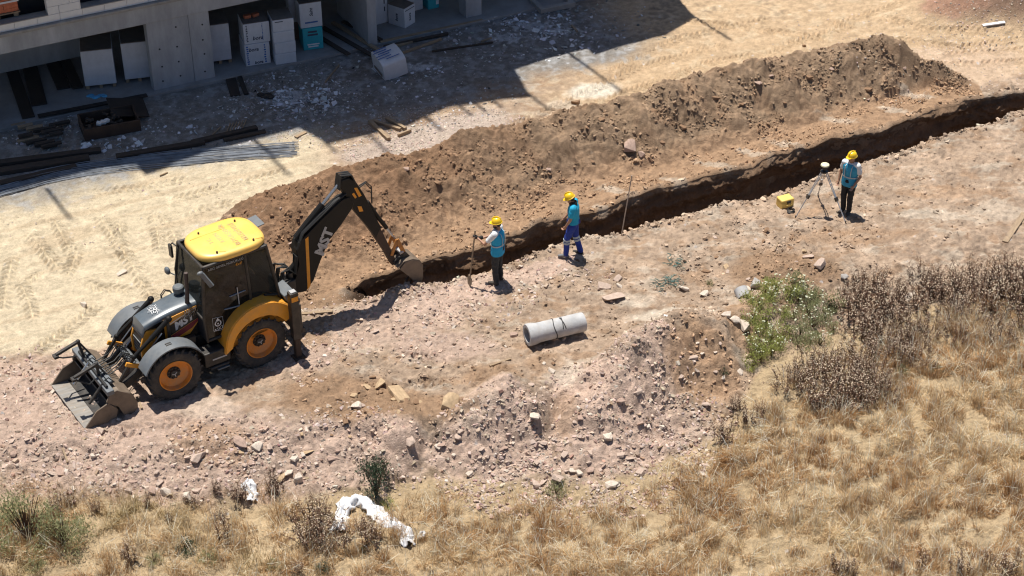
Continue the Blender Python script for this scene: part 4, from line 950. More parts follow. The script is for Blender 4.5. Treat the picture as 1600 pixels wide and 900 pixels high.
for s_ in (1, -1):
    m = MB(); m.prism([(2.30, 1.46), (2.38, 1.36), (2.475, 1.10), (2.47, .72), (2.38, .70), (2.12, 1.0), (2.05, 1.42)], s_ * .215, s_ * .265); B(m, 'nose_trim', M_yellow, .01)
    m = MB(); m.prism([(1.92, 1.62), (1.15, 1.72), (1.10, 1.60), (1.16, 1.28), (1.36, 1.06), (1.78, 1.04), (1.92, 1.16)], s_ * .325, s_ * .345); sp = B(m, 'side_panel', M_yellow, .006)
    MB().prism([(1.84, 1.44), (1.14, 1.66), (1.14, 1.40), (1.84, 1.18)], s_ * .346, s_ * .349).build('black_band', M_black, sp)
    MB().prism([(1.84, 1.165), (1.14, 1.39), (1.14, 1.33), (1.30, 1.20), (1.70, 1.07), (1.84, 1.09)], s_ * .346, s_ * .349).build('red_band', M_red, sp)
    MB().prism([(1.86, 1.475), (1.16, 1.695), (1.16, 1.68), (1.86, 1.455)], s_ * .346, s_ * .349).build('white_line', M_white, sp)
    MB().lathe([(0, 0), (.035, 0), (.035, .006), (0, .006)], (1.83, s_ * .346, 1.10), 'y', 12).build('cap', M_black, sp)
    put_text('MST', .26, (1.48, s_ * .3505, 1.435), (-s_, 0, s_ * .32 * s_), (.0, 0, 1), M_white, bh, 'hood_lettering', shear=.3, bold=.012)
m = MB(); m.lathe([(0, 0), (.06, 0), (.06, .06), (.115, .07), (.125, .10), (.12, .18), (.09, .205), (0, .21)], (1.30, -.16, 1.80), 'z', 18); B(m, 'air_precleaner', M_grey, 0)
MB().tube([(1.30, .24, 1.78), (1.27, .25, 2.1), (1.25, .25, 2.55)], [.05, .042, .042], 12).build('exhaust_stack', pmat('rusty exhaust', (.07, .05, .045), .7, var=.3), bh)
m = MB()
for dy in (0, .05): m.tube([(1.62, -.36 - dy, 1.55), (1.6, -.40 - dy, 1.72), (1.50, -.42 - dy, 1.80), (1.38, -.40 - dy, 1.74), (1.34, -.36 - dy, 1.55)], .012, 6)
B(m, 'hose_loop', M_hose, 0)
m = MB()
for k in range(7): m.tube([(1.12 + .05 * k, .33 + .01 * (k % 2), 1.70), (1.14 + .05 * k, .38, 1.62 + .02 * (k % 3)), (1.20 + .06 * k, .36, 1.50)], .012, 5)
B(m, 'engine_pipes', M_steel, 0)
# cab
CB = [(1.14, .95), (1.15, 1.55), (.99, 2.78), (-.47, 2.78), (-.66, 1.52), (-.55, 1.30)]
def cy(z): return .69 if z < 1.6 else .69 - (z - 1.6) / 1.2 * .10
cab = empty('cab', (0, 0, 0)); cab.parent = bh
fr = MB()
for s_ in (1, -1):
    P = lambda x, z: (x, s_ * cy(z), z)
    fr.tube([P(1.12, .95), P(1.15, 1.55), P(1.0, 2.80)], .035, 8); fr.tube([P(-.66, 1.45), P(-.60, 1.9), P(-.48, 2.80)], .04, 8)
    fr.tube([P(.02, 1.40), P(.02, 2.0), P(.03, 2.80)], .035, 8); fr.tube([P(1.0, 2.77), P(-.48, 2.77)], .04, 8); fr.tube([P(1.12, .97), P(.80, .97)], .035, 8); fr.tube([P(-.66, 1.5), P(-.3, 1.62)], .03, 8)
for z_, x_ in ((2.77, 1.0), (1.55, 1.15)): fr.tube([(x_, -cy(z_), z_), (x_, cy(z_), z_)], .035, 8)
for z_, x_ in ((2.77, -.48), (1.5, -.65)): fr.tube([(x_, -cy(z_), z_), (x_, cy(z_), z_)], .035, 8)
fr.build('cab_frame', M_black, cab)
for s_ in (1, -1):
    for nm, poly in (('door_glass', [(1.12, 1.0), (1.14, 1.55), (.985, 2.75), (.05, 2.75), (.04, 1.62), (.45, 1.42), (.72, 1.18), (.82, 1.0)]), ('rear_side_glass', [(.01, 2.75), (.01, 1.62), (-.30, 1.66), (-.64, 1.55), (-.59, 1.9), (-.475, 2.75)])):
        m = MB(); A_ = [m.bm.verts.new((p[0], s_ * (cy(p[1]) - .004), p[1])) for p in poly]; B_ = [m.bm.verts.new((p[0], s_ * (cy(p[1]) - .014), p[1])) for p in poly]
        n = len(poly); m.bm.faces.new(A_); m.bm.faces.new(B_[::-1])
        for i_ in range(n): m.bm.faces.new((A_[i_], B_[i_], B_[(i_ + 1) % n], A_[(i_ + 1) % n]))
        m.build(nm, M_glass if nm == 'door_glass' else M_glassf, cab, 0, 0)
def quad(name, pts, mat, parent, th=.01):
    m = MB(); p = [Vector(q) for q in pts]; n = (p[1] - p[0]).cross(p[2] - p[0]).normalized() * th
    A_ = [m.bm.verts.new(q) for q in p]; B_ = [m.bm.verts.new(q + n) for q in p]; m.bm.faces.new(A_); m.bm.faces.new(B_[::-1])
    for i_ in range(4): m.bm.faces.new((A_[i_], B_[i_], B_[(i_ + 1) % 4], A_[(i_ + 1) % 4]))
    return m.build(name, mat, parent, 0, 0)
quad('windscreen', [(1.145, -.66, 1.57), (1.145, .66, 1.57), (1.0, .58, 2.74), (1.0, -.58, 2.74)], M_glassf, cab)
quad('rear_window', [(-.645, .66, 1.54), (-.645, -.66, 1.54), (-.48, -.58, 2.74), (-.48, .58, 2.74)], M_glassf, cab)
quad('firewall', [(1.13, -.66, .95), (1.13, .66, .95), (1.14, .66, 1.54), (1.14, -.66, 1.54)], M_cabin, cab)
m = MB(); m.box((.2, 0, .93), (1.75, 1.3, .06)); m.box((-.35, 0, 1.2), (.5, 1.3, .5)); m.build('cab_floor', M_cabin, cab, .01)
m = MB(); m.box((.1, 0, 1.45), (.48, .48, .14)); m.box((-.14, 0, 1.80), (.12, .46, .62), Euler((0, R(-8), 0)).to_matrix()); m.build('seat', M_cabin, cab, .04)
m = MB(); m.tube([(.85, 0, 1.0), (.72, 0, 1.62)], .04, 8); m.lathe([(.17, -.015), (.2, 0), (.17, .015)], (.70, 0, 1.66), 'z', 18); m.build('steering_wheel', M_cabin, cab)
# roof
m = MB()
def outline(k, z, n=44):
    ring = []
    for i_ in range(n):
        a = 2 * math.pi * i_ / n; ca, sa = math.cos(a), math.sin(a); e = .50
        x_ = .19 + .80 * k * math.copysign(abs(ca) ** e, ca); y_ = (.655 + .05 * 0) * k * math.copysign(abs(sa) ** e, sa)
        x_ -= 0 if x_ > .19 else -.0
        taper = 1 - .16 * max(0, (x_ - .3) / .7) ** 2 - .10 * max(0, (-.1 - x_) / .5) ** 2
        ring.append(m.bm.verts.new((x_, y_ * taper, z + .012 * (1 - k))))
    return ring
rg = [outline(.95, 2.775), outline(.99, 2.80), outline(1.0, 2.85), outline(.985, 2.905), outline(.94, 2.935), outline(.82, 2.945), outline(.5, 2.95), outline(.15, 2.952)]
for a, b in zip(rg, rg[1:]):
    for k in range(44): m.bm.faces.new((a[k], a[(k + 1) % 44], b[(k + 1) % 44], b[k]))
m.bm.faces.new(rg[0][::-1]); m.bm.faces.new(rg[-1])
rf = m.build('cab_roof', M_roofy, cab, 0, 60)
m = MB()
for x_, y_ in ((.60, .47), (-.26, .47), (.60, -.41), (-.27, -.42)): m.lathe([(0, 0), (.022, 0), (.022, .04), (.012, .05), (0, .05)], (x_, y_ + .03, 2.945), 'z', 10)
m.build('roof_bolt', M_rust, rf)
m = MB(); m.bar((.86, -.26, 2.943), (.10, -.26, 2.953), .018, .02); m.bar((.55, .47, 2.945), (.42, .54, 2.944), .012, .014); m.bar((-.3, .47, 2.945), (-.48, .49, 2.94), .012, .014); m.build('roof_ridge', pmat('roof shade yellow', (.62, .40, .05), .5), rf)
for s_, sz, x_ in (('T.C.', .13, .52), ('AYDIN', .14, .31), ('BÜYÜKŞEHİR', .15, .07), ('BELEDİYESİ', .15, -.15)):
    o = put_text(s_, sz, (x_, .02, 2.9625), (0, -1, 0), (1, 0, 0), M_faded, rf, 'roof_lettering', ext=.0005)
MB().box((-.72, -.30, 2.83), (.22, .42, .02), Euler((0, R(8), 0)).to_matrix()).build('rear_visor', M_grey, rf)
# door decals
for (x0, z0, x1, z1) in ((.66, 1.62, .30, 1.58), (.50, 1.88, .12, 1.90)):
    m = MB(); m.bar((x0, cy(z0) + .004, z0), (x1, cy(z1) + .004, z1), .006, .035, (0, 1, 0)); m.build('door_strip', M_greyd, cab)
m = MB(); m.bar((.31, .70, 1.62), (.31, .675, 2.05), .02, .012, (0, 1, 0)); m.build('door_lever', M_lampg, cab)
m = MB()
for a, b in (((.96, 1.50), (.72, 1.46)), ((.72, 1.46), (.72, 1.12)), ((.72, 1.12), (.96, 1.16)), ((.96, 1.16), (.96, 1.50))): m.bar((a[0], .688, a[1]), (b[0], .688, b[1]), .004, .008, (0, 1, 0))
m.lathe([(.055, 0), (.08, 0), (.08, .004), (.055, .004)], (.84, .687, 1.33), 'y', 18); m.prism([(.775, 1.375), (.84, 1.465), (.905, 1.375), (.87, 1.375), (.84, 1.42), (.81, 1.375)], .687, .691); m.lathe([(0, 0), (.022, 0), (.022, .004), (0, .004)], (.84, .687, 1.32), 'y', 10)
m.build('water_drop_badge', M_white, cab)
put_text('ASKİ', .10, (.84, .692, 1.185), (-1, 0, .12), (0, 0, 1), M_white, cab, 'door_lettering')
put_text('ASKİ GENEL MÜDÜRLÜĞÜ', .075, (.45, cy(2.68) + .005, 2.67), (-1, 0, .0), (0, -.09, 1), M_greyd, cab, 'door_lettering')
put_text('4x4', .10, (.20, cy(2.58) + .005, 2.58), (-1, 0, .0), (0, -.09, 1), M_orand, cab, 'door_lettering', shear=.3)
# mirrors, lamps
m = MB(); m.tube([(.98, -.55, 2.62), (1.05, -.80, 2.66), (1.08, -.86, 2.58)], .018, 8); m.box((1.08, -.86, 2.44), (.05, .14, .30)); B(m, 'mirror', M_black, .01)
m = MB(); m.tube([(1.13, -.60, 1.95), (1.24, -.70, 2.02)], .014, 6); m.ball((1.27, -.73, 2.06), (.06, .10, .09)); B(m, 'mirror', M_grey, 0)
m = MB(); m.tube([(1.02, .60, 2.70), (1.12, .72, 2.76)], .016, 6); m.ball((1.13, .73, 2.76), (.07, .05, .045)); m.bar((1.10, .74, 2.74), (.95, .86, 2.44), .05, .10); B(m, 'mirror', M_grey, 0)
m = MB(); m.tube([(1.16, -.5, 1.6), (1.18, -.5, 2.2), (1.06, -.5, 2.7)], .018, 6); B(m, 'grab_rail', M_black, 0)
# loader arms
for s_ in (1, -1):
    y_ = s_ * .44
    m = MB(); m.sheet([(1.30, .98), (1.85, 1.00), (2.35, .86), (2.85, .54), (3.2, .34)], y_ - .05, y_ + .05, .17); B(m, 'loader_arm', M_black, .012)
    m = MB(); m.tube([(1.84, y_, 1.70), (2.30, y_, 1.36)], .055, 12); m.tube([(2.28, y_, 1.375), (2.72, y_, 1.07)], .043, 10); m.ball((1.84, y_, 1.70), .075); m.ball((2.72, y_, 1.07), .06); B(m, 'lift_cylinder', M_boom, 0)
    m = MB(); m.tube([(1.86, y_ - .03 * s_, 1.0), (1.86, y_ - .03 * s_, 1.70)], .04, 8); B(m, 'loader_tower', M_black, 0)
    m = MB(); m.bar((2.93, y_ + .03 * s_, .98), (2.62, y_ + .03 * s_, .80), .05, .10); B(m, 'bell_crank', M_yellow, .012)
    m = MB(); m.bar((2.74, y_, 1.05), (3.16, y_, .50), .06, .07); m.bar((2.62, y_, .80), (3.0, y_, .36), .05, .06); B(m, 'tilt_link', M_black, .008)
    m = MB(); m.tube([(2.2, y_ + s_ * .09, 1.22), (2.62, y_ + s_ * .09, .82)], .016, 6); m.tube([(2.0, y_ - s_ * .08, 1.35), (2.75, y_ - s_ * .08, .62)], .02, 6); B(m, 'steel_line', M_chrome, 0)
m = MB(); m.tube([(2.62, -.44, .70), (2.62, .44, .70)], .09, 12); m.box((2.68, .22, .55), (.06, .34, .34)); B(m, 'cross_tube', M_grey, .01)
hs = MB()
for k in range(8):
    y_ = -.3 + .08 * k; hs.tube([(2.62, y_, .80), (2.80, y_ + random.uniform(-.05, .05), .95 + random.uniform(-.05, .08)), (3.0, y_ + random.uniform(-.08, .08), .80), (3.3, y_ * 1.1, .72), (3.48, y_ * 1.4, .80)], .014, 5)
B(hs, 'hydraulic_hoses', M_hose, 0)
# 4 in 1 bucket
bk = empty('loader_bucket', (0, 0, 0)); bk.parent = bh
W = .90
m = MB(); m.sheet([(4.17, .085), (3.80, .055)], -W, W, .026); m.build('cutting_plate', M_shiny, bk, .004)
m = MB(); m.sheet([(3.798, .053), (3.55, .035), (3.45, .08)], -W, W, .025); m.build('clam_floor_shade', M_black, bk, .004)  # rear of the floor painted black for the shadow inside the bucket
m = MB(); m.sheet([(3.45, .08), (3.40, .22), (3.44, .38), (3.58, .52)], -W, W, .025); m.build('clam_back', M_black, bk, .004)
for s_ in (1, -1):
    m = MB(); m.prism([(4.17, .085), (3.90, -.01), (3.70, -.03), (3.46, .05), (3.40, .28), (3.58, .52), (3.86, .42)], s_ * (W - .02), s_ * (W + .015)); m.build('clam_cheek', M_steel, bk, .006)
    m = MB(); m.prism([(3.62, .55), (3.50, .76), (3.36, .76), (3.08, .56), (2.95, .28), (2.97, .05), (3.16, -.04), (3.30, .10), (3.38, .34)], s_ * (W - .025), s_ * (W + .02)); m.build('side_plate', M_steel, bk, .006)
m = MB(); m.sheet([(3.56, .66), (3.30, .70), (3.06, .54), (2.96, .28), (2.98, .06), (3.17, -.03)], -W, W, .025); m.build('mouldboard', M_steel, bk, .004)
m = MB(); m.box((3.50, 0, .76), (.16, 1.86, .11)); m.box((3.36, 0, .80), (.10, 1.3, .06)); m.build('top_beam', M_grey, bk, .012)
for y_, dx, dz in ((.30, 0, 0), (-.50, .05, .12)):
    m = MB(); m.bar((4.02 + dx, y_, .99 + dz), (3.50 + dx, y_, 1.13 + dz), .07, .06); m.bar((3.50 + dx, y_, 1.13 + dz), (3.12 + dx, y_, .40 + dz), .075, .04); m.bar((3.50 + dx, y_, 1.1 + dz), (3.48, y_, .8), .06, .05); m.ball((3.50 + dx, y_, 1.13 + dz), .05)
    m.box((4.03 + dx, y_, .96 + dz), (.10, .14, .06)); m.build('pallet_fork', M_black, bk, .006)
m = MB(); m.tube([(4.03, .34, .97), (3.72, .32, .70), (3.5, .3, .82)], .018, 6); m.tube([(4.08, -.46, 1.09), (3.9, -.6, .9), (3.6, -.62, .8)], .018, 6); m.tube([(3.50, -.7, .84), (3.52, .8, .86)], .03, 8)
for k in range(5): m.tube([(3.45, -.6 + .28 * k, .82), (3.40, -.5 + .28 * k, .93), (3.30, -.45 + .28 * k, .80)], .014, 5)
m.build('bucket_hoses', M_hose, bk)
for y_ in (.62, -.18):
    m = MB(); m.tube([(3.50, y_, .86), (3.75, y_, .60), (3.9, y_, .46)], .035, 8); m.build('clam_cylinder', M_chrome if y_ < 0 else M_black, bk)
# backhoe end
m = MB(); m.box((-.95, 0, .85), (.16, 1.9, .75)); m.box((-1.02, 0, 1.22), (.14, 1.6, .12)); m.box((-1.02, 0, .52), (.14, 1.9, .12)); B(m, 'rear_frame', M_black, .015)
m = MB(); m.box((-.86, .62, 1.40), (.26, .5, .36), Euler((0, R(20), 0)).to_matrix()); B(m, 'rear_panel', M_grey, .02)
m = MB(); m.box((-1.18, .05, 1.05), (.26, .34, .62)); m.tube([(-1.25, .05, .66), (-1.25, .05, 1.5)], .08, 12); B(m, 'swing_post', M_black, .02)
for s_ in (1, -1):
    lg = MB(); lg.box((-.76, s_ * 1.13, 1.16), (.19, .17, 1.22)); st_o = B(lg, 'stabilizer', M_black, .012)
    MB().box((-.77, s_ * 1.13, .36), (.13, .12, .78)).build('stabilizer_leg', M_rust, st_o, .006)
    MB().box((-.77, s_ * 1.13, .02), (.26, .24, .05)).build('foot_pad', M_rust, st_o, .006)
    MB().box((-.76, s_ * 1.13, 1.785), (.13, .12, .02)).build('top_label', M_lampg, st_o)
    MB().box((-.76, s_ * 1.219, 1.62), (.16, .006, .12)).build('warning_label', M_orand, st_o)
hs = MB()
for k in range(9): hs.tube([(-.95, -.3 + .07 * k, 1.30), (-1.02, -.3 + .07 * k, 1.60 + .05 * (k % 3)), (-1.20, -.1 + .03 * k, 1.62 + .04 * (k % 2)), (-1.36, .0 + .02 * k, 1.45), (-1.42, .0 + .02 * k, 1.9)], .018, 6)
B(hs, 'swing_hoses', M_hose, 0)
BOOM = [(-1.49, 2.21), (-2.06, 2.59), (-2.46, 2.83), (-2.65, 2.93), (-2.83, 2.94), (-2.93, 2.73), (-2.86, 2.60), (-2.59, 2.31), (-2.26, 2.01), (-1.99, 1.54), (-1.79, 1.10), (-1.58, .89), (-1.32, .93), (-1.22, 1.13), (-1.36, 1.36), (-1.46, 1.66), (-1.42, 2.03)]
m = MB(); m.prism(BOOM, -.13, .14); bo = B(m, 'boom', M_boom, .012)
MB().prism([(-1.66, 2.26), (-1.74, 2.30), (-1.70, 1.00), (-1.62, .92)], .141, .144).build('boom_stripe', M_orand, bo)
put_text('MST', .36, (-2.12, .146, 2.00), (-.47, 0, .88), (.88, 0, .47), M_greyd, bo, 'boom_lettering', shear=.15, bold=.016)
m = MB(); m.tube([(-1.50, 0, 2.28), (-1.80, 0, 2.55), (-2.22, 0, 2.90)], .075, 10); B(m, 'dipper_cylinder', M_boom, 0)
m = MB(); m.tube([(-2.20, 0, 2.88), (-2.68, 0, 3.29)], .036, 8); B(m, 'dipper_rod', M_chrome, 0)
hs = MB()
for k in range(5): hs.tube([(-1.44, .02 + .03 * k, 2.05), (-1.62, .03 + .03 * k, 2.42), (-2.1, .05 + .025 * k, 2.72 + .03 * (k % 2)), (-2.5, .06 + .02 * k, 2.96), (-2.75, .06 + .02 * k, 3.05)], .018, 6)
B(hs, 'boom_hoses', M_hose, 0)
m = MB(); m.tube([(-1.22, .02, 1.45), (-1.55, .02, 1.75)], .065, 10); B(m, 'boom_cylinder', M_boom, 0)
DIP = [(-2.61, 3.27), (-2.67, 3.40), (-2.85, 3.40), (-3.02, 3.26), (-3.22, 2.84), (-3.52, 2.04), (-3.60, 1.86), (-3.46, 1.60), (-3.26, 1.98), (-2.97, 2.47), (-2.81, 2.86)]
m = MB(); m.prism(DIP, -.11, .12); dp = B(m, 'dipper', M_boom, .012)
m = MB(); m.prism([(-3.54, 1.96), (-3.74, 1.42), (-3.96, .80), (-3.88, .66), (-3.66, 1.18), (-3.44, 1.62)], -.085, .095); m.build('dipper_extension', M_rust, bh, .01)
for poly in ([(-2.96, 3.12), (-3.04, 3.10), (-3.14, 2.86), (-3.07, 2.84)], [(-3.02, 2.62), (-3.12, 2.58), (-3.16, 2.44), (-3.06, 2.46)], [(-2.90, 2.98), (-2.95, 3.0), (-3.02, 2.86), (-2.97, 2.84)]): MB().prism(poly, .121, .124).build('dipper_label', M_orand, dp)
hs = MB()
for k in range(6): hs.tube([(-2.60, -.08 + .04 * k, 3.18), (-2.66, -.09 + .04 * k, 3.50 + .02 * (k % 2)), (-2.92, -.08 + .04 * k, 3.46), (-3.02, -.08 + .04 * k, 3.2)], .018, 6)
hs.tube([(-3.13, .05, 3.08), (-3.30, .05, 3.13), (-3.44, .04, 2.95), (-3.44, .03, 2.5)], .016, 6); hs.tube([(-3.13, 0, 2.98), (-3.32, 0, 3.06), (-3.46, 0, 2.85), (-3.46, 0, 2.5)], .016, 6)
B(hs, 'dipper_hoses', M_hose, 0)
m = MB(); m.tube([(-3.34, 0, 2.56), (-3.56, 0, 2.12), (-3.80, 0, 1.70)], .05, 10); B(m, 'bucket_cylinder', M_boom, 0)
MB().tube([(-3.78, 0, 1.72), (-4.0, 0, 1.34)], .03, 8).build('bucket_rod', M_chrome, bh)
for s_ in (1, -1):
    m = MB(); m.bar((-4.0, s_ * .11, 1.36), (-3.84, s_ * .11, .98), .03, .08); m.bar((-4.0, s_ * .11, 1.36), (-4.19, s_ * .11, .88), .03, .10); B(m, 'bucket_link', M_oldor, .008)
m = MB(); m.box((-4.1, 0, .98), (.10, .28, .06)); B(m, 'link_pin', M_lampg, .01)
db = empty('digging_bucket', (0, 0, .09)); db.parent = bh
prof = [(-3.90, .60), (-4.06, .72), (-4.30, .70), (-4.48, .60), (-4.56, .44), (-4.55, .10), (-4.46, -.12)]
m = MB(); m.sheet(prof, -.28, .28, .03); m.build('bucket_shell', M_steel, db, .006)
for s_ in (1, -1): m = MB(); m.prism([(-3.94, .56), (-4.08, .70), (-4.30, .69), (-4.47, .59), (-4.55, .44), (-4.54, .10), (-4.45, -.10), (-4.22, .22)], s_ * .262, s_ * .288); m.build('bucket_cheek', M_steel, db, .006)
for k in range(4): m = MB(); m.box((-4.42, -.21 + .14 * k, -.17), (.05, .06, .15), Euler((0, R(-35), 0)).to_matrix(), .4); m.build('tooth', M_rust, db)
for s_ in (1, -1): m = MB(); m.prism([(-3.86, .70), (-4.20, .88), (-4.34, .68), (-3.95, .58)], s_ * .10, s_ * .135); m.build('hanger_plate', M_black, db, .006)

# ------------------------------------------------------------------ people
def person(loc, face, label, P, skin_sleeve='short', top='vest', tops=(), hat_tilt=(0, 0), sc=1.0):
    """P: joints in body space (x forward, y left, z up)"""
    V = {k: Vector(v) for k, v in P.items() if isinstance(v, tuple)}
    r = empty('person', loc, face, label, 'person'); r.scale = (sc, sc, sc)
    hd = V['head']; b = MB()
    tilt = Euler((hat_tilt[1], hat_tilt[0], V.get('turn', Vector((0, 0, 0))).z)).to_matrix()
    H_ = lambda q: hd + tilt @ Vector(q)
    b.ball(hd, (.098, .078, .118), 18, 14, tilt); b.ball(H_((.035, 0, -.075)), (.058, .056, .052), 12, 8, tilt)
    b.ball(H_((.102, 0, -.012)), (.020, .014, .026), 8, 6, tilt); b.ball(H_((.09, 0, .03)), (.02, .045, .012), 8, 6, tilt)
    for s_ in (1, -1): b.ball(H_((.0, s_ * .079, -.005)), (.02, .012, .032), 8, 6, tilt)
    nk = V['neck']; b.limb([nk - Vector((0, 0, .06)), H_((-.015, 0, -.09))], [.058, .052])
    b.limb([V['pelvis'], V['waist'], V['chest'], nk - Vector((0, 0, .05))], [(.10, .13), (.09, .12), (.10, .14), (.06, .06)])
    for s_ in ('l', 'r'):
        b.limb([V['chest'] + Vector((0, 0, .08)), V['sh' + s_], V['el' + s_], V['wr' + s_]], [.06, .055, .040, .028])
        b.limb([V['pelvis'], V['hip' + s_], V['kn' + s_], V['an' + s_]], [.08, .08, .055, .042])
        # hand: palm, four fingers, thumb
        w_ = V['wr' + s_]; fd = (w_ - V['el' + s_]).normalized()
        if ('hd' + s_) in V: fd = V['hd' + s_].normalized()
        side = fd.cross(Vector((1, 0, 0))); side = side.normalized() if side.length > .1 else Vector((0, 1, 0))
        nrm = side.cross(fd).normalized(); curl = P.get('curl' + s_, .35)
        curl = curl if isinstance(curl, float) else .35
        b.limb([w_, w_ + fd * .05, w_ + fd * .088], [.027, (.022, .038), (.018, .038)])
        for k, ln in enumerate((.066, .078, .072, .056)):
            a0 = w_ + fd * .088 + side * (.03 - .02 * k); d1 = (fd * math.cos(curl) + nrm * math.sin(curl)); d2 = (fd * math.cos(curl * 2.4) + nrm * math.sin(curl * 2.4))
            b.limb([a0, a0 + d1 * ln * .55, a0 + d1 * ln * .55 + d2 * ln * .5], [.0095, .009, .0075], 7)
        a0 = w_ + fd * .035 + side * .03; d1 = (fd * .7 + side * .6 + nrm * .35).normalized(); b.limb([a0, a0 + d1 * .035, a0 + d1 * .035 + (fd * .8 + nrm * .5).normalized() * .032], [.012, .0105, .009], 7)
    body = b.build('body', M_skin, r, 0, 60, .0085)
    e = MB()
    for s_ in (1, -1): e.ball(H_((.088, s_ * .032, .008)), (.010, .013, .007), 8, 5, tilt)
    e.build('eyes', M_eye, body); MB().ball(H_((.093, 0, -.062)), (.008, .024, .007), 8, 5, tilt).build('mouth', M_lip, body)
    h = MB(); h.ball(H_((-.022, 0, .012)), (.088, .083, .105), 14, 10, tilt); h.build('hair', M_hair, r)
    if P.get('beard'):
        bd = MB(); bd.ball(H_((.05, 0, -.085)), (.052, .06, .045), 12, 8, tilt); bd.ball(H_((.02, 0, -.06)), (.05, .077, .045), 12, 8, tilt); bd.build('beard', M_hair, r)
    ht = MB(); ht.lathe([(0, .158), (.045, .153), (.082, .134), (.107, .10), (.118, .06), (.121, .03), (.115, .03), (.108, .05), (.0, .125)], (0, 0, 0), 'z', 24)
    ht.lathe([(.117, .028), (.129, .024), (.129, .033), (.117, .042)], (0, 0, 0), 'z', 24); ht.prism([(.09, -.085), (.145, -.07), (.170, -.035), (.176, 0), (.170, .035), (.145, .07), (.09, .085)], .020, .030, 'z'); ht.tube([(-.10, 0, .125), (-.03, 0, .172), (.04, 0, .170), (.105, 0, .12)], .014, 6)
    o = ht.build('hard_hat', M_hat, r, 0, 50); o.matrix_local = Matrix.Translation(hd + tilt @ Vector((-.005, 0, .005))) @ tilt.to_4x4() @ Matrix.Diagonal((1.02, .96, 1.02, 1))
    def torso(k, bottom, z_top, neck_r, name, mat, sleeves=None, wr=.006):
        t = MB(); a = V['pelvis']; c_ = V['chest']; wv = V['waist']
        lo = a + (wv - a).normalized() * bottom
        sh = (V['shl'] + V['shr']) / 2
        def ring(c, rx, ry):
            ax = (V['shl'] - V['shr']); ax.z = 0; ax = ax.normalized(); fx = Vector((ax.y, -ax.x, 0))
            return [t.bm.verts.new(c + fx * math.cos(2 * math.pi * i / 20) * rx + ax * math.sin(2 * math.pi * i / 20) * ry) for i in range(20)]
        rr = [ring(lo, (.135) * k, .185 * k), ring(a.lerp(wv, .5), .13 * k, .178 * k), ring(wv, .122 * k, .168 * k), ring(wv.lerp(c_, .55), .13 * k, .18 * k), ring(c_, .135 * k, .19 * k), ring(c_.lerp(sh, .6), .118 * k, .198 * k), ring(sh + Vector((0, 0, .015)), .085 * k, .175 * k), ring(sh + Vector((.005, 0, z_top)), neck_r, neck_r * 1.2)]
        for p, q in zip(rr, rr[1:]):
            for i in range(20): t.bm.faces.new((p[i], p[(i + 1) % 20], q[(i + 1) % 20], q[i]))
        t.bm.faces.new(rr[0][::-1]); t.bm.faces.new(rr[-1])
        if sleeves:
            for s_ in 'lr':
                s0 = V['sh' + s_]; e0 = V['el' + s_]; t.limb([s0.lerp(sh, .3), s0, s0.lerp(e0, sleeves)], [.085, .078, .068], 12)
        return t.build(name, mat, r, 0, 60, .012, wr)
    torso(1.06, .02, .045, .062, 'shirt', P['shirt'], .62)
    if P.get('vest'):
        torso(1.15, -.12, .03, .075, 'vest', P['vest'], None)
    def band(zc, k, hgt, name='reflective_band'):
        t = MB(); a = V['pelvis']; c_ = V['chest']; f = (zc - a.z) / (c_.z - a.z); c0 = a.lerp(c_, f)
        pf = lambda o_: [(1, -hgt), (1.02, -hgt), (1.02, hgt), (1, hgt)]
        for i in range(28):
            a0, a1 = 2 * math.pi * i / 28, 2 * math.pi * (i + 1) / 28; q = []
            for kk in (k, k + .03):
                for z_ in (-hgt, hgt):
                    for an in (a0, a1): q.append(t.bm.verts.new(c0 + Vector((.130 * kk * math.cos(an), .178 * kk * math.sin(an), z_))))
            for f_ in ((0, 1, 3, 2), (4, 6, 7, 5), (0, 4, 5, 1), (2, 3, 7, 6)): t.bm.faces.new([q[j] for j in f_])
        return t.build(name, M_silver, r)
    if P.get('vest'):
        band(V['waist'].z + .02, 1.175, .016)
        t = MB()
        for s_ in (1, -1):
            for sx in (1, -1): t.tube([V['waist'] + Vector((sx * .155, s_ * .075, 0)), V['chest'] + Vector((sx * .163, s_ * .085, 0)), V['chest'] + Vector((sx * .135, s_ * .09, .11)), V['chest'] + Vector((sx * .03, s_ * .095, .172))], [(.011, .004)] * 4, 6)
        t.build('reflective_strap', M_silver, r)
    t = MB()
    t.limb([V['pelvis'] + Vector((0, 0, .10)), V['pelvis']], [(.125, .15), (.125, .165)], 16)
    for s_ in 'lr':
        t.limb([V['pelvis'].lerp(V['hip' + s_], .6) + Vector((0, 0, .02)), V['hip' + s_] - Vector((0, 0, .04)), V['hip' + s_].lerp(V['kn' + s_], .5), V['kn' + s_], V['kn' + s_].lerp(V['an' + s_], .6), V['an' + s_] + Vector((0, 0, .0))], [.10, .105, .092, .076, .07, .067], 14)
    tr_o = t.build('trousers', P['trousers'], r, 0, 60, .012, .008)
    if P.get('bands'):
        for s_ in 'lr':
            for f_ in (.02, .2):
                c0 = V['kn' + s_].lerp(V['an' + s_], f_); d = (V['an' + s_] - V['kn' + s_]).normalized() * .025
                MB().tube([c0 - d, c0 + d], .083, 16).build('reflective_band', M_silver, tr_o)
    for s_ in 'lr':
        f_ = MB(); an = V['an' + s_]; to = V['toe' + s_]; f_.limb([an + Vector((0, 0, .06)), an - Vector((0, 0, .03))], [.056, .055]); d = (to - an); d.z = 0; d.normalize()
        f_.limb([an - d * .035 + Vector((0, 0, -.05)), an + d * .08 + Vector((0, 0, -.045)), an + d * .17 + Vector((0, 0, -.055))], [.042, .047, .036])
        f_.build('boot', P.get('boot_' + s_, M_boot), r, 0, 60, .011)
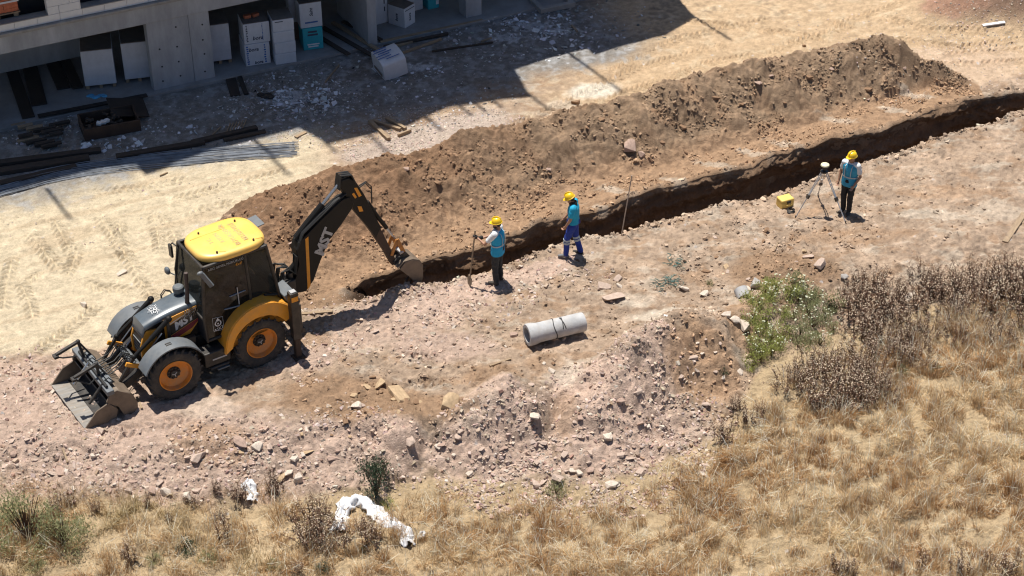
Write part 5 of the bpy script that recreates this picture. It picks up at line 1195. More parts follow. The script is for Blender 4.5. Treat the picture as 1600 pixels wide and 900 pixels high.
    if P.get('glove'):
        for s_ in P['glove']:
            w_ = V['wr' + s_]; fd = V['hd' + s_].normalized() if 'hd' + s_ in V else (w_ - V['el' + s_]).normalized()
            g_ = MB(); g_.ball(w_ + fd * .04, (.046, .046, .055), 10, 8); g_.ball(w_ + fd * .085, (.044, .05, .035), 10, 8); g_.build('glove', M_glove, r, 0, 60, .008)
    return r
def std(**kw):
    P = dict(head=(.02, 0, 1.635), neck=(0, 0, 1.50), chest=(0, 0, 1.30), waist=(0, 0, 1.09), pelvis=(0, 0, .95), shl=(0, .185, 1.435), shr=(0, -.185, 1.435), ell=(-.01, .235, 1.14), elr=(-.01, -.235, 1.14), wrl=(.06, .225, .90), wrr=(.06, -.225, .90), hipl=(0, .095, .92), hipr=(0, -.095, .92), knl=(.02, .11, .49), knr=(.02, -.11, .49), anl=(-.01, .12, .09), anr=(-.01, -.12, .09), toel=(.18, .14, .03), toer=(.18, -.14, .03))
    P.update(kw); return P
def foot(px, py): return gt(px, py)
f1 = (foot(770, 443) + foot(786, 439)) / 2
man1 = person(f1, math.atan2(.42, -.9), 'man in bright blue vest and black trousers holding a shovel beside the trench', std(shirt=M_tee, vest=M_vest1, trousers=M_trd, beard=True, ell=(.20, .27, 1.17), wrl=(.42, .20, 1.24), hdl=(.5, .0, .25), curll=.9, shr=(.03, -.185, 1.435), elr=(.16, -.26, 1.17), wrr=(.40, -.06, 1.10), hdr=(.6, .3, .1), curlr=.9, glove='lr', turn=(0, 0, .25)), hat_tilt=(R(8), 0), sc=1.0)
f2 = (foot(884, 401) + foot(906, 398)) / 2
man2 = person(f2, math.atan2(.18, -.98), 'man in teal polo and royal blue trousers with knee bands looking into the trench', std(shirt=M_polo, trousers=M_trb, bands=True, head=(.09, 0, 1.60), neck=(.03, 0, 1.49), chest=(.01, 0, 1.30), hipl=(.02, .09, .92), knl=(.14, .10, .51), anl=(.15, .10, .09), toel=(.4, .12, .03), knr=(-.05, -.10, .50), anr=(-.17, -.11, .09), toer=(.05, -.16, .03), ell=(.05, .25, 1.15), wrl=(.16, .20, .93), curll=.8, elr=(.08, -.24, 1.16), wrr=(.22, -.16, .98), boot_l=M_bootg), hat_tilt=(R(26), 0), sc=1.0)
cl = MB(); cl.lathe([(.07, -.03), (.10, -.04), (.095, .03), (.072, .045)], (0.02, 0, 1.50), 'z', 18); cl.build('dark_hood', M_hair, man2)
f3 = (foot(1316, 331) + foot(1326, 333)) / 2
man3 = person(f3, math.atan2(-.80, -.60), 'man in white t shirt and blue safety vest standing behind the tripod', std(shirt=M_tee, vest=M_vest3, trousers=M_trk, anl=(-.01, .08, .09), anr=(-.01, -.08, .09), knl=(.03, .09, .49), knr=(.03, -.09, .49), toel=(.18, .12, .03), toer=(.18, -.12, .03), ell=(-.02, .27, 1.14), wrl=(.14, .20, .93), elr=(-.03, -.27, 1.14), wrr=(.06, -.26, .90), turn=(0, 0, -.35)), hat_tilt=(R(6), 0), sc=.98)
# shovel held by the first man
sh0 = gt(733, 446); hand = man1.matrix_basis @ Vector((.47, .19, 1.30))
hand = Vector(f1) + (Matrix.Rotation(math.atan2(.42, -.9), 3, 'Z') @ Vector((.49, .20, 1.30)))
d = (sh0 - hand); L_ = d.length; d.normalize()
sv = empty('shovel', sh0, 0, 'long wooden handled shovel standing on the ground in the gloved hands of the man', 'shovel')
MB().tube([hand - d * .12 - sh0, (sh0 - d * .22) - sh0], .017, 8).build('handle', M_wood, sv)
rt = d.to_track_quat('-Z', 'Y').to_matrix()
o = MB(); o.prism([(-.105, .24), (.105, .24), (.112, .10), (.07, .015), (0, -.03), (-.07, .015), (-.112, .10)], -.004, .004); o.tube([(0, 0, .34), (0, 0, .16)], [.021, .014], 8); o = o.build('blade', M_steel, sv, .002)
o.rotation_euler = rt.to_euler()
# ranging rod leaning out of the trench edge
rr_ = gt(971, 368); top_h = None
rodtop = Vector((rr_.x + .20, rr_.y + .15, rr_.z + 1.62))
o = MB(); o.tube([rr_, rodtop], .014, 8); o = o.build('measuring_rod', pmat('pale rod paint', (.42, .33, .26), .6, var=.2), None); tag(o, 'thin pale rod stuck upright in the near edge of the trench', 'rod')

# ------------------------------------------------------------------ survey tripod, receiver, case
ft = [gt(1243, 341), gt(1321, 349), gt(1278, 306)]; cen = (ft[0] + ft[1] + ft[2]) / 3
tp = empty('survey_tripod', cen, 0, 'aluminium survey tripod with spread legs standing left of the man', 'tripod')
apex = Vector((0, 0, 1.17))
for q in ft:
    f_ = q - cen; k_ = apex + Vector((f_.x, f_.y, 0)).normalized() * .07; mid = k_.lerp(f_, .52); lg = MB()
    sd = (f_ - k_).cross(Vector((0, 0, 1))).normalized() * .028
    lg.tube([k_ + sd, mid + sd * .7], .0125, 6); lg.tube([k_ - sd, mid - sd * .7], .0125, 6); lg.tube([k_.lerp(f_, .35), f_ + Vector((0, 0, .03))], .0145, 6); lo_ = lg.build('leg', M_alu, tp)
    c_ = MB(); c_.bar(mid - (f_ - k_).normalized() * .05, mid + (f_ - k_).normalized() * .05, .085, .05); c_.build('clamp', M_black, lo_); MB().tube([f_ + Vector((0, 0, .07)), f_ - Vector((0, 0, .02))], [.022, .006], 8).build('spike', M_black, lo_)
m = MB(); m.lathe([(0, 1.165), (.085, 1.165), (.095, 1.18), (.095, 1.205), (0, 1.205)], (0, 0, 0), 'z', 18); m.tube([(0, 0, 1.2), (0, 0, 1.30)], .035, 10); m.build('tripod_head', M_black, tp)
o = empty('gnss_receiver', cen + Vector((0, 0, 1.30)), 0, 'round cream satellite receiver mounted on top of the tripod', 'receiver')
MB().lathe([(0, 0), (.08, 0), (.105, .02), (.105, .05), (0, .05)], (0, 0, 0), 'z', 20).build('base_ring', M_black, o); MB().lathe([(0, .05), (.095, .05), (.108, .062), (.10, .09), (.06, .108), (0, .112)], (0, 0, 0), 'z', 22).build('antenna_dome', M_cream, o)
q = gt(1226, 322); cs = empty('hard_case', q, R(25), 'small yellow hard case lying shut beside the trench', 'case')
MB().box((0, 0, .10), (.36, .27, .18)).build('case_body', M_case, cs, .02); MB().box((0, 0, .225), (.365, .275, .075)).build('case_lid', M_case, cs, .025); MB().box((.02, -.142, .19), (.10, .02, .07)).build('latch', M_black, cs, .004); MB().tube([(-.06, -.135, .12), (-.06, -.17, .12), (.08, -.17, .12), (.08, -.135, .12)], .01, 6).build('carry_handle', M_case, cs)
q = gt(1235, 331); o = MB()
for k in range(3): o.lathe([(.075, 0), (.092, .012), (.075, .024)], (.01 * k, .01 * k, .01 + .018 * k), 'z', 20)
o = o.build('cable_coil', M_hose, None); o.location = q; tag(o, 'small black coil of cable on the ground beside the yellow case', 'cable')

# ------------------------------------------------------------------ concrete pipe
a_ = Vector((.33, 31.99, .27)); b_ = Vector((1.60, 32.50, .25)); ax = (b_ - a_).normalized(); L_ = (b_ - a_).length
zt_ = float(tz(1.0, 32.28)); a_.z += zt_ - .02; b_.z += zt_ - .02
pp = empty('concrete_pipe', a_, math.atan2(ax.y, ax.x), 'grey concrete pipe length with dark lifting wires lying on the ground', 'pipe')
MB().lathe([(.175, .0), (.245, .0), (.255, .02), (.255, .14), (.225, .26), (.222, L_ - .05), (.215, L_), (.165, L_), (.165, .16), (.19, .12)], (0, 0, 0), 'x', 36).build('pipe_wall', M_pipe, pp)
for t_, tw in ((.62, .03), (.80, .06), (.84, -.05)):
    MB().tube([(t_ + tw * math.sin(k * .6), (.232) * math.cos(R(20 + k * (14 if tw == .03 else 9))), (.232) * math.sin(R(20 + k * (14 if tw == .03 else 9)) - (0 if tw == .03 else -.25))) for k in range(24 if tw == .03 else 9)] if tw == .03 else [(t_ + tw * k / 9, -.232 * math.sin(R(-15 + k * 9)), .232 * math.cos(R(-15 + k * 9))) for k in range(10)], .010, 6).build('lifting_wire', M_wire, pp)

# ------------------------------------------------------------------ rocks, one by one
def rock_mesh(seed, n=26, flat=1.0, blocky=False):
    rg = np.random.default_rng(seed)
    v = rg.normal(0, 1, (n, 3)); v /= np.linalg.norm(v, axis=1)[:, None]
    if blocky: v = np.sign(v) * np.abs(v) ** .45
    v *= rg.uniform(.78, 1.0, (n, 1)); v[:, 2] *= flat
    m = MB(); m.hull([Vector(q) for q in v]); bmesh.ops.bevel(m.bm, geom=list(m.bm.edges), offset=.025, segments=1, affect='EDGES', profile=.5)
    return m.mesh('stone', 0)
ROCKS = [rock_mesh(s_, 13 + s_ % 4 * 3, .62, s_ % 3 != 0) for s_ in range(12)]
SM = {}
def stone_mat(key, col):
    if key not in SM: SM[key] = pmat(key, col, .95, var=.22, scale=3.2, bump=.6, bscale=9, dust=.45, dustcol=tuple(min(.7, c * 1.35 + .04) for c in col), spec=.1)
    return SM[key]
SMAT = [stone_mat('pinkish stone', (.42, .325, .265)), stone_mat('pale stone', (.52, .44, .365)), stone_mat('dusky red stone', (.35, .25, .20)), stone_mat('brown earth lump', (.225, .14, .085)), stone_mat('tan earth lump', (.40, .29, .18)), stone_mat('grey stone', (.33, .31, .29))]
RM = {}
def rock(px, py, sx, sy, sz, mi, label, group=None, name='stone', rz=None, sink=.42, seed=None, cat='stone'):
    s_ = random.randrange(12) if seed is None else seed
    key = (s_, mi)
    if key not in RM: me = ROCKS[s_].copy(); me.materials.append(SMAT[mi]); RM[key] = me
    o = bpy.data.objects.new(name, RM[key]); COL.objects.link(o)
    p = gt(px, py); o.location = (p.x, p.y, p.z + sz * (.62 - sink)); o.scale = (sx, sy, sz)
    o.rotation_euler = (random.uniform(-.25, .25), random.uniform(-.25, .25), random.uniform(0, 6.28) if rz is None else rz)
    return tag(o, label, cat, group)
BIG = [(704, 634, .25, .21, .20, 4, 'large brown earth boulder below the concrete pipe, casting a dark shadow'), (622, 619, .38, .17, .16, 4, 'long tan boulder lying in front of the machine'), (592, 602, .17, .12, .12, 4, 'rounded tan boulder next to the long one'), (556, 637, .14, .13, .12, 1, 'pale round stone in front of the machine'),
 (958, 466, .30, .19, .11, 0, 'largest flat slab of stone beyond the pipe'), (944, 450, .20, .13, .10, 0, 'flat stone just behind the largest slab'), (968, 448, .11, .07, .06, 1, 'small pale square stone beside the flat slabs'), (965, 437, .14, .08, .09, 0, 'stone at the back of the flat slab cluster'),
 (984, 233, .22, .18, .22, 2, 'big boulder sitting halfway up the spoil heap'), (1002, 243, .12, .09, .12, 2, 'smaller stone to the right of the boulder on the heap'), (1182, 446, .22, .17, .18, 5, 'large grey broken block above the green flowers'), (1166, 454, .13, .12, .10, 1, 'pale stone left of the grey broken block'),
 (1163, 512, .20, .16, .16, 1, 'large pale stone at the left edge of the green patch'), (1148, 502, .16, .13, .12, 1, 'flat pale stone on top of the bank left of the flowers'), (1134, 493, .14, .1, .1, 1, 'pale stone on the bank crest behind the others'), (836, 652, .14, .12, .11, 1, 'pale square stone on the pink rubble slope'), (950, 683, .13, .11, .10, 1, 'pale block on the right rubble slope'), (640, 740 - 50, .16, .10, .14, 0, 'upright pink slab on the small left mound'),
 (375, 693, .28, .12, .13, 2, 'long dark stone right of the loader bucket'), (402, 700, .12, .12, .12, 1, 'pale stone beside the long dark stone'), (310, 718, .24, .12, .14, 0, 'pinkish slab leaning with a dark gap under it'), (955, 760, .17, .14, .15, 1, 'pale round boulder at the foot of the rubble slope'), (870, 748, .18, .12, .11, 0, 'flat pinkish stone at the slope foot'), (1098, 742, .17, .08, .06, 1, 'flat whitish stone lying in the dry grass'), (258, 772, .16, .14, .16, 1, 'round whitish stone at the grass edge'), (293, 782, .11, .10, .2, 1, 'upright whitish stone at the grass edge'), (465, 752, .12, .10, .2, 1, 'upright pale stone above the white scrap'),
 (803, 525, .12, .08, .08, 2, 'dark brown stone left of the concrete pipe'), (131, 478, .12, .08, .10, 1, 'pale stone alone on the sand behind the machine'), (690, 230, .13, .12, .12, 3, 'earth lump on the crest of the spoil heap, left part'), (899, 161, .13, .11, .12, 3, 'earth lump alone on sand behind the heap crest'), (1197, 362, .12, .10, .10, 3, 'dark earth lump by the bank right of the flat slabs'), (1262, 63 + 340, .16, .10, .1, 0, 'flat pink stone near the dark weeds'), (1281, 415, .20, .12, .13, 0, 'pink broken stone left of the dark weeds'), (1319, 434, .13, .1, .1, 5, 'grey stone at the left of the dark weeds'), (1100, 460, .14, .1, .08, 1, 'pale flat stone on the tan ground'), (1068, 452, .16, .09, .07, 1, 'pale stone beside the green netting'), (565, 345 + 290, .1, .08, .08, 0, 'small stone by the pale round stone'), (1420, 466, .2, .11, .1, 1, 'pale flat rock between the dark weeds'), (1600, 205, .1, .1, .08, 3, 'earth lump at the right trench end'), (190, 427, .16, .10, .04, 1, 'flat whitish scrap stone on the sand'), (1257, 73, .10, .08, .08, 3, 'dark lump right of the heap peak')]
for q in BIG: rock(q[0], q[1], *q[2:6], q[6], sink=.22)
GR = [(60, 650, 110, 85, 22, 'pinkish broken stone lying on the rubble at the lower left', 'rubble stones at the lower left', (0, 0, 1, 2)), (210, 735, 200, 38, 40, 'broken stone in the rubble bank below the loader bucket', 'rubble stones below the bucket', (0, 0, 1, 2)), (430, 715, 110, 42, 26, 'broken stone in the bank between bucket and bush', 'rubble stones near the bush', (0, 0, 1, 2, 4)), (770, 700, 90, 45, 30, 'broken pink stone on the left rubble slope', 'stones of the left rubble slope', (0, 0, 1, 2)), (960, 670, 100, 75, 44, 'broken pink stone on the right rubble slope', 'stones of the right rubble slope', (0, 0, 0, 2, 2, 2, 1)), (900, 745, 150, 18, 18, 'stone lying at the foot of the rubble slopes', 'stones at the slope foot', (0, 0, 1)), (620, 500, 130, 50, 18, 'broken stone on the trodden ground by the trench', 'stones by the trench', (0, 0, 1, 2)), (830, 425, 90, 25, 12, 'small broken stone near the feet of the two men', 'stones near the men', (0, 0, 1)), (560, 630, 100, 60, 16, 'earth lump on the brown patch right of the machine', 'earth lumps right of the machine', (3, 4, 4)), (1180, 420, 110, 60, 20, 'earth lump on the brown hump below the tripod', 'earth lumps below the tripod', (3, 3, 4, 0)), (1110, 590, 50, 70, 14, 'stone on the brown bank face left of the flowers', 'stones on the brown bank', (4, 0, 1)), (800, 575, 70, 40, 10, 'lump on the low hummock below the pipe', 'lumps below the pipe', (3, 0, 1))]
for cx, cy_, rx, ry, n, lab, grp, mats in GR:
    for k in range(n):
        a = random.uniform(0, 6.283); q = math.sqrt(random.random()); s_ = .042 + .075 * random.random() ** 2.2
        rock(cx + rx * q * math.cos(a), cy_ + ry * q * math.sin(a), s_ * random.uniform(.9, 1.5), s_ * random.uniform(.7, 1.0), s_ * random.uniform(.5, .9), random.choice(mats), lab, grp)
for k in range(40):   # lumps on the heap
    px_ = random.uniform(360, 1450); t_ = random.random(); xg = gp(px_, 300)[0]
    ytop = np.interp(px_, [360, 500, 700, 900, 1100, 1370, 1450], [350, 290, 250, 195, 140, 75, 110]); ybot = np.interp(px_, [360, 480, 650, 900, 1200, 1450], [420, 440, 380, 290, 215, 140])
    s_ = .05 + .06 * random.random() ** 2
    rock(px_, ytop + (ybot - ytop) * t_, s_ * 1.3, s_, s_ * .8, random.choice((3, 3, 2)), 'earth lump on the face of the long spoil heap', 'earth lumps on the spoil heap', 'earth_lump', cat='earth lump')
# concrete pipe stub beside the grey block
q = gt(1158, 462); o = MB().lathe([(.12, -.12), (.16, -.12), (.16, .12), (.12, .12)], (0, 0, .1), 'y', 20).build('pipe_stub', M_pipe, None); o.location = q; o.rotation_euler = (R(25), 0, R(20)); tag(o, 'short broken pipe stub among the stones above the flowers', 'pipe stub')
# sticks and laths
for (a_, b_, wd, lab) in (((765, 574), (798, 562), .05, 'brown stick lying on the hummock below the pipe'), ((98, 702), (106, 724), .04, 'pale lath lying in the rubble below the bucket'), ((1028, 702), (1050, 690), .04, 'pale stick at the foot of the right slope'), ((1535, 42), (1570, 36), .12, 'white scrap strip at the foot of the far earth pile'), ((250, 276), (262, 271), .03, 'thin dark stick on the sand by the bars'), ((462, 216), (478, 208), .10, 'pale timber offcut beside the end of the bars'), ((472, 492), (520, 488), .08, 'short pale board in the shadow of the boom'), ((1600, 335), (1570, 380), .14, 'pale weathered plank on the ground at the right edge'), ((214, 622), (222, 640), .05, 'pale root lying between bucket and wheel'), ((1210, 394), (1216, 380), .02, 'thin stick above the brown hump')):
    A_ = gt(*a_); B_ = gt(*b_); c_ = (A_ + B_) / 2; d = B_ - A_; o = MB().box((0, 0, 0), (d.length, wd, .035)).build('loose_stick', M_plastic if 'white' in lab else M_wood, None, .003); o.location = c_ + Vector((0, 0, .03)); o.rotation_euler = (0, -math.asin(max(-1, min(1, d.z / max(.01, d.length)))), math.atan2(d.y, d.x)); tag(o, lab, 'stick')

# ------------------------------------------------------------------ plants
def weed(seed, n=46, spread=.30, h0=.75, h1=1.15, heads=True):
    rg = random.Random(seed); st = MB(); hd_ = MB()
    for k in range(n):
        a = rg.uniform(0, 6.283); q = math.sqrt(rg.random()) * spread; b0 = Vector((q * math.cos(a), q * math.sin(a), 0)); h = rg.uniform(h0, h1) * (1 - .25 * q / spread); ln = Vector((math.cos(a), math.sin(a), 0)) * (q * .45) + Vector((rg.gauss(0, .11), rg.gauss(0, .11), 0)); h *= rg.choice((1, 1, .8, .6))
        p1 = b0 + ln * .45 + Vector((0, 0, h * .55)); p2 = b0 + ln + Vector((0, 0, h))
        st.tube([b0 - Vector((0, 0, .06)), p1, p2], [.008, .006, .003], 3, False); tips = [p2]
        for j in range(9):
            t_ = rg.uniform(.35, .97); s0 = p1.lerp(p2, (t_ - .5) * 2) if t_ > .5 else b0.lerp(p1, t_ * 2); an = rg.uniform(0, 6.283); l_ = rg.uniform(.06, .17); e_ = s0 + Vector((math.cos(an) * l_ * .7, math.sin(an) * l_ * .7, l_)); st.tube([s0, e_], [.004, .002], 3, False); tips.append(e_)
        for j in range(12):
            s0 = b0.lerp(p1, rg.uniform(.0, 1)) if j < 8 else p1.lerp(p2, rg.random()); an = rg.uniform(0, 6.283); l_ = rg.uniform(.05, .12); dv = Vector((math.cos(an), math.sin(an), rg.uniform(-.4, .5))) * l_; sd = Vector((-math.sin(an), math.cos(an), 0)) * .014
            v_ = [st.bm.verts.new(s0), st.bm.verts.new(s0 + dv * .5 + sd), st.bm.verts.new(s0 + dv), st.bm.verts.new(s0 + dv * .5 - sd)]; st.bm.faces.new(v_)
        if heads:
            for e_ in tips:
                if rg.random() < .78:
                    s_ = rg.uniform(.007, .0155); bmesh.ops.create_icosphere(hd_.bm, subdivisions=0 + 1, radius=s_, matrix=Matrix.Translation(e_) @ Matrix.Diagonal((1, 1, .7, 1))) if False else hd_.box(e_, (s_ * 1.7, s_ * 1.7, s_ * 1.2), Euler((rg.random(), rg.random(), rg.random())).to_matrix(), .6)
    return st.mesh('stems', 0), hd_.mesh('seed_heads', 0)
WEEDS = [weed(s_, 28, .46, .45, 1.08) for s_ in (1, 2, 3)] + [weed(4, 14, .24, .4, .85), weed(5, 9, .16, .5, 1.05)]
def put_weed(i, px, py, sc, label, group):
    p = gt(px, py); e = empty('dried_weed', p, random.uniform(0, 6.28), label, 'weed', group); k = sc * random.uniform(.7, 1.08); e.scale = (k, k, k * random.uniform(.9, 1.1))
    link('stems', WEEDS[i][0], M_stem, e); tag(link('seed_heads', WEEDS[i][1], M_head, e), kind='stuff')
for i_, (px, py, s_) in enumerate([(1345, 490, 1.0), (1375, 500, 1.05), (1400, 480, .95), (1330, 470, .8), (1385, 470, 1.0), (1360, 520, .8), (1420, 520, .8), (1395, 545, .8), (1340, 450, .7), (1365, 455, .9), (1430, 545, .8), (1450, 520, .8), (1345, 525, .8), (1370, 545, .8), (1440, 570, .7), (1400, 565, .75)]):
    put_weed(i_ % 3, px, py, s_, 'tall dried weed right of the green patch', 'dried weeds right of the green patch')
for i_, (px, py, s_) in enumerate([(1450, 470, 1.0), (1470, 455, .85), (1490, 475, .95), (1445, 440, .8), (1520, 470, 1.05), (1540, 450, 1.0), (1555, 480, 1.05), (1580, 455, 1.1), (1600, 470, 1.1), (1610, 500, 1.0), (1575, 430, .8), (1500, 500, .7), (1510, 440, .9), (1600, 530, .9), (1478, 500, .8), (1535, 505, .85), (1495, 530, .65), (1560, 530, .7)]):
    put_weed((i_ + 1) % 3, px, py, s_, 'tall dried weed at the right edge', 'dried weeds at the right edge')
for i_, (px, py, s_) in enumerate([(1270, 610, 1.0), (1300, 620, 1.1), (1330, 630, 1.0), (1355, 615, .95), (1290, 590, .9), (1325, 595, 1.0), (1360, 590, .85), (1250, 590, .7), (1380, 625, .8), (1310, 640, .85), (1265, 575, .8), (1235, 605, .7), (1345, 570, .8), (1310, 572, .8), (1285, 640, .7)]):
    put_weed(i_ % 3, px, py, s_, 'dark dried weed below the green patch', 'dried weeds below the green patch')
for i_, (px, py, s_) in enumerate([(1130, 690, .75), (1165, 660, .7), (1180, 670, .7), (1150, 640, .6), (1190, 650, .6)]):
    put_weed(3, px, py, s_, 'small dark weed at the rubble slope foot', 'weeds at the slope foot')
for i_, (px, py, s_) in enumerate([(500, 835, 1.0), (490, 815, .8), (515, 850, .9), (480, 845, .6)]):
    put_weed(i_ % 4, px, py, s_, 'dark dried weed clump left of the white plastic sheet', 'weeds left of the sheet')
for i_, (px, py, s_) in enumerate([(580, 848, .75), (570, 830, .6)]): put_weed(3, px, py, s_, 'dark weed tuft standing inside the loop of white sheet', 'weeds inside the sheet loop')
for i_, (px, py, s_) in enumerate([(345, 815, .75), (350, 840, .8), (375, 780, .6), (205, 880, .75), (195, 870, .5), (265, 815, .45), (150, 800, .5), (110, 790, .6), (90, 800, .6), (230, 790, .5), (430, 770, .7), (425, 750, .5), (300, 790, .5), (340, 770, .5), (465, 895, .5), (60, 820, .5)]):
    put_weed(3 + i_ % 2, px, py, s_, 'thin dried weed at the lower left', 'weeds at the lower left')
for i_, (px, py, s_) in enumerate([(1310, 895, .8), (1330, 900, .7), (1400, 890, .7), (1440, 900, .8), (1500, 895, .7), (1540, 890, .7), (1570, 898, .8), (1590, 870, .5)]):
    put_weed(3 + i_ % 2, px, py, s_, 'dried weed at the bottom right corner', 'weeds at the bottom right')
def bush(seed, n, rx, ry, h, ls, up=.6):
    rg = random.Random(seed); lf_ = MB(); st = MB()
    for k in range(max(5, n // 60)):
        a = rg.uniform(0, 6.283); q = rg.random() * .8; st.tube([(0, 0, -.05), (rx * q * math.cos(a) * .5, ry * q * math.sin(a) * .5, h * .5), (rx * q * math.cos(a), ry * q * math.sin(a), h * .92)], [.010, .007, .003], 4, False)
    cl_ = [(rg.uniform(-1, 1), rg.uniform(-1, 1), rg.uniform(.15, 1), rg.uniform(.25, .45)) for _ in range(14)]
    cl_ = [c for c in cl_ if c[0] ** 2 + c[1] ** 2 < 1 - .5 * c[2] ** 2] or [(0, 0, .5, .5)]
    for k in range(n):
        c = rg.choice(cl_); p = Vector((rx * (c[0] + rg.gauss(0, c[3] * .6)), ry * (c[1] + rg.gauss(0, c[3] * .6)), max(.0, h * (c[2] + rg.gauss(0, c[3] * .5)))))
        d = Vector((rg.gauss(0, .6), rg.gauss(0, .6), rg.gauss(up, .4))).normalized(); sd = d.cross(Vector((rg.gauss(0, 1), rg.gauss(0, 1), rg.gauss(0, 1)))).normalized(); l_ = ls * rg.uniform(.6, 1.4)
        v_ = [lf_.bm.verts.new(p), lf_.bm.verts.new(p + d * l_ * .5 + sd * l_ * .16), lf_.bm.verts.new(p + d * l_), lf_.bm.verts.new(p + d * l_ * .5 - sd * l_ * .16)]; lf_.bm.faces.new(v_)
    return lf_.mesh('foliage', 0), st.mesh('stems', 0)
def umbels(seed, n, rx, ry, h):
    rg = random.Random(seed); m = MB()
    for k in range(n):
        a = rg.uniform(0, 6.283); q = math.sqrt(rg.random()); c = Vector((rx * q * math.cos(a), ry * q * math.sin(a), h * rg.uniform(.75, 1.15))); m.tube([c - Vector((0, 0, h * .6)), c], .003, 3, False); r_ = rg.uniform(.012, .030)
        for j in range(7):
            aa = j * .9 + rg.random(); rr = r_ * (.3 + .7 * rg.random()); m.box(c + Vector((rr * math.cos(aa), rr * math.sin(aa), rg.uniform(-.004, .006))), (.013, .013, .005), Euler((rg.uniform(-.3, .3), rg.uniform(-.3, .3), rg.random())).to_matrix())
    return m.mesh('flowers', 0)
GREENS = [bush(20 + k, 520, .30, .30, .30, .055, 1.0) for k in range(3)]; UMB = [umbels(30 + k, 9, .30, .30, .36) for k in range(3)]
def plant(name, px, py, sc, mesh, mat, label, cat, group=None, umb=None, hsc=1.0):
    e = empty(name, gt(px, py), random.uniform(0, 6.28), label, cat, group); e.scale = (sc, sc, sc * hsc); me = mesh[0].copy() if mat.name not in [mm.name for mm in mesh[0].materials] and mesh[0].materials else mesh[0]
    if me is not mesh[0]: me.materials.clear()
    link('foliage', me, mat, e); link('stems', mesh[1], M_stem, e)
    if umb is not None: tag(link('flowers', umb, M_umbel, e), kind='stuff')
    return e
k = 0
for px, py in [(1170, 470), (1190, 480), (1210, 470), (1230, 465), (1250, 475), (1180, 500), (1200, 505), (1222, 495), (1245, 500), (1268, 495), (1185, 525), (1205, 530), (1228, 525), (1250, 522), (1272, 515), (1180, 548), (1200, 552), (1222, 545), (1245, 540), (1265, 480), (1190, 565), (1170, 540), (1238, 450), (1290, 500), (1175, 575), (1212, 458), (1196, 460), (1300, 520), (1285, 535), (1262, 535), (1310, 485), (1275, 470), (1255, 460)]:
    fl = k % 6 > 0; gn = px < 1235
    plant('flowering_plant', px + random.uniform(-5, 5), py + random.uniform(-4, 4), random.uniform(.75, 1.1), GREENS[k % 3], M_leaf if gn else M_leafo, ('yellow green plant' if gn else 'grey green plant') + (' with white flowers' if fl else ' without flowers') + ' by the grey block', 'plant', ('yellow' if gn else 'grey') + ' green plants ' + ('in flower' if fl else 'without flowers'), UMB[k % 3] if fl else None); k += 1
BS = [bush(51, 1700, .40, .38, .85, .06, .8), bush(52, 2400, .55, .45, .55, .05, .9), bush(53, 700, .35, .3, .3, .05, .9)]
plant('green_bush', 588, 775, 1.0, BS[0], M_leafd, 'tall dark green bush behind the white plastic sheet', 'bush'); plant('green_bush', 605, 792, .6, BS[2], M_leaf, 'low bright green bush at the foot of the tall one', 'bush'); plant('green_bush', 1297, 485, .55, BS[2], M_leafd, 'small dark green bush at the right of the flowers', 'bush', None, None, 1.5)
plant('olive_bush', 45, 845, 1.5, BS[1], M_leafo, 'large olive grey bush at the lower left corner', 'bush'); plant('olive_bush', 100, 850, 1.1, BS[1], M_leafo, 'smaller olive grey bush right of the corner bush', 'bush')
plant('green_bush', 290, 862, .8, BS[2], M_leafd, 'green clump in the dry grass at the lower left', 'bush'); plant('green_bush', 325, 875, .7, BS[2], M_leafo, 'olive clump right of the lower left green clump', 'bush'); plant('green_bush', 505, 892, .6, BS[2], M_leafd, 'green clump at the bottom edge below the dark weeds', 'bush'); plant('green_bush', 565, 860, .4, BS[2], M_leafd, 'tiny green clump below the white sheet', 'bush'); plant('green_bush', 1130, 585, .4, BS[2], M_leafd, 'tiny green clump on the brown bank', 'bush'); plant('green_bush', 1108, 445, .35, BS[2], M_leafo, 'tiny olive clump on the tan ground', 'bush'); plant('green_bush', 868, 770, .8, BS[2], M_leafo, 'olive grass tuft at the foot of the rubble slope', 'bush'); plant('green_bush', 1410, 585, .6, BS[2], M_leafo, 'grey green clump below the dark weeds', 'bush'); plant('green_bush', 1460, 580, .6, BS[2], M_leafo, 'grey green clump further right below the weeds', 'bush'); plant('green_bush', 240, 878, .6, BS[2], M_leafo, 'olive clump at the bottom left', 'bush'); plant('green_bush', 60, 890, .7, BS[2], M_leafo, 'olive clump in the bottom left corner', 'bush'); plant('green_bush', 430, 890, .6, BS[2], M_leafo, 'olive clump left of the bottom green clump', 'bush')
# green netting scraps
for (px, py, n_, lab) in ((1042, 443, 34, 'tangle of green netting on the tan ground'), (1062, 412, 18, 'small scrap of green netting further back')):
    m = MB(); rg = random.Random(px)
    for k in range(n_):
        p = Vector((rg.uniform(-.3, .3), rg.uniform(-.2, .2), .02)); pts = [p]
        for j in range(4): p = p + Vector((rg.uniform(-.12, .12), rg.uniform(-.1, .1), rg.uniform(-.02, .05))); p.z = max(.01, p.z); pts.append(p)
        m.tube(pts, .006, 3)
    o = m.build('netting_scrap', M_net, None); o.location = gt(px, py); tag(o, lab, 'netting')

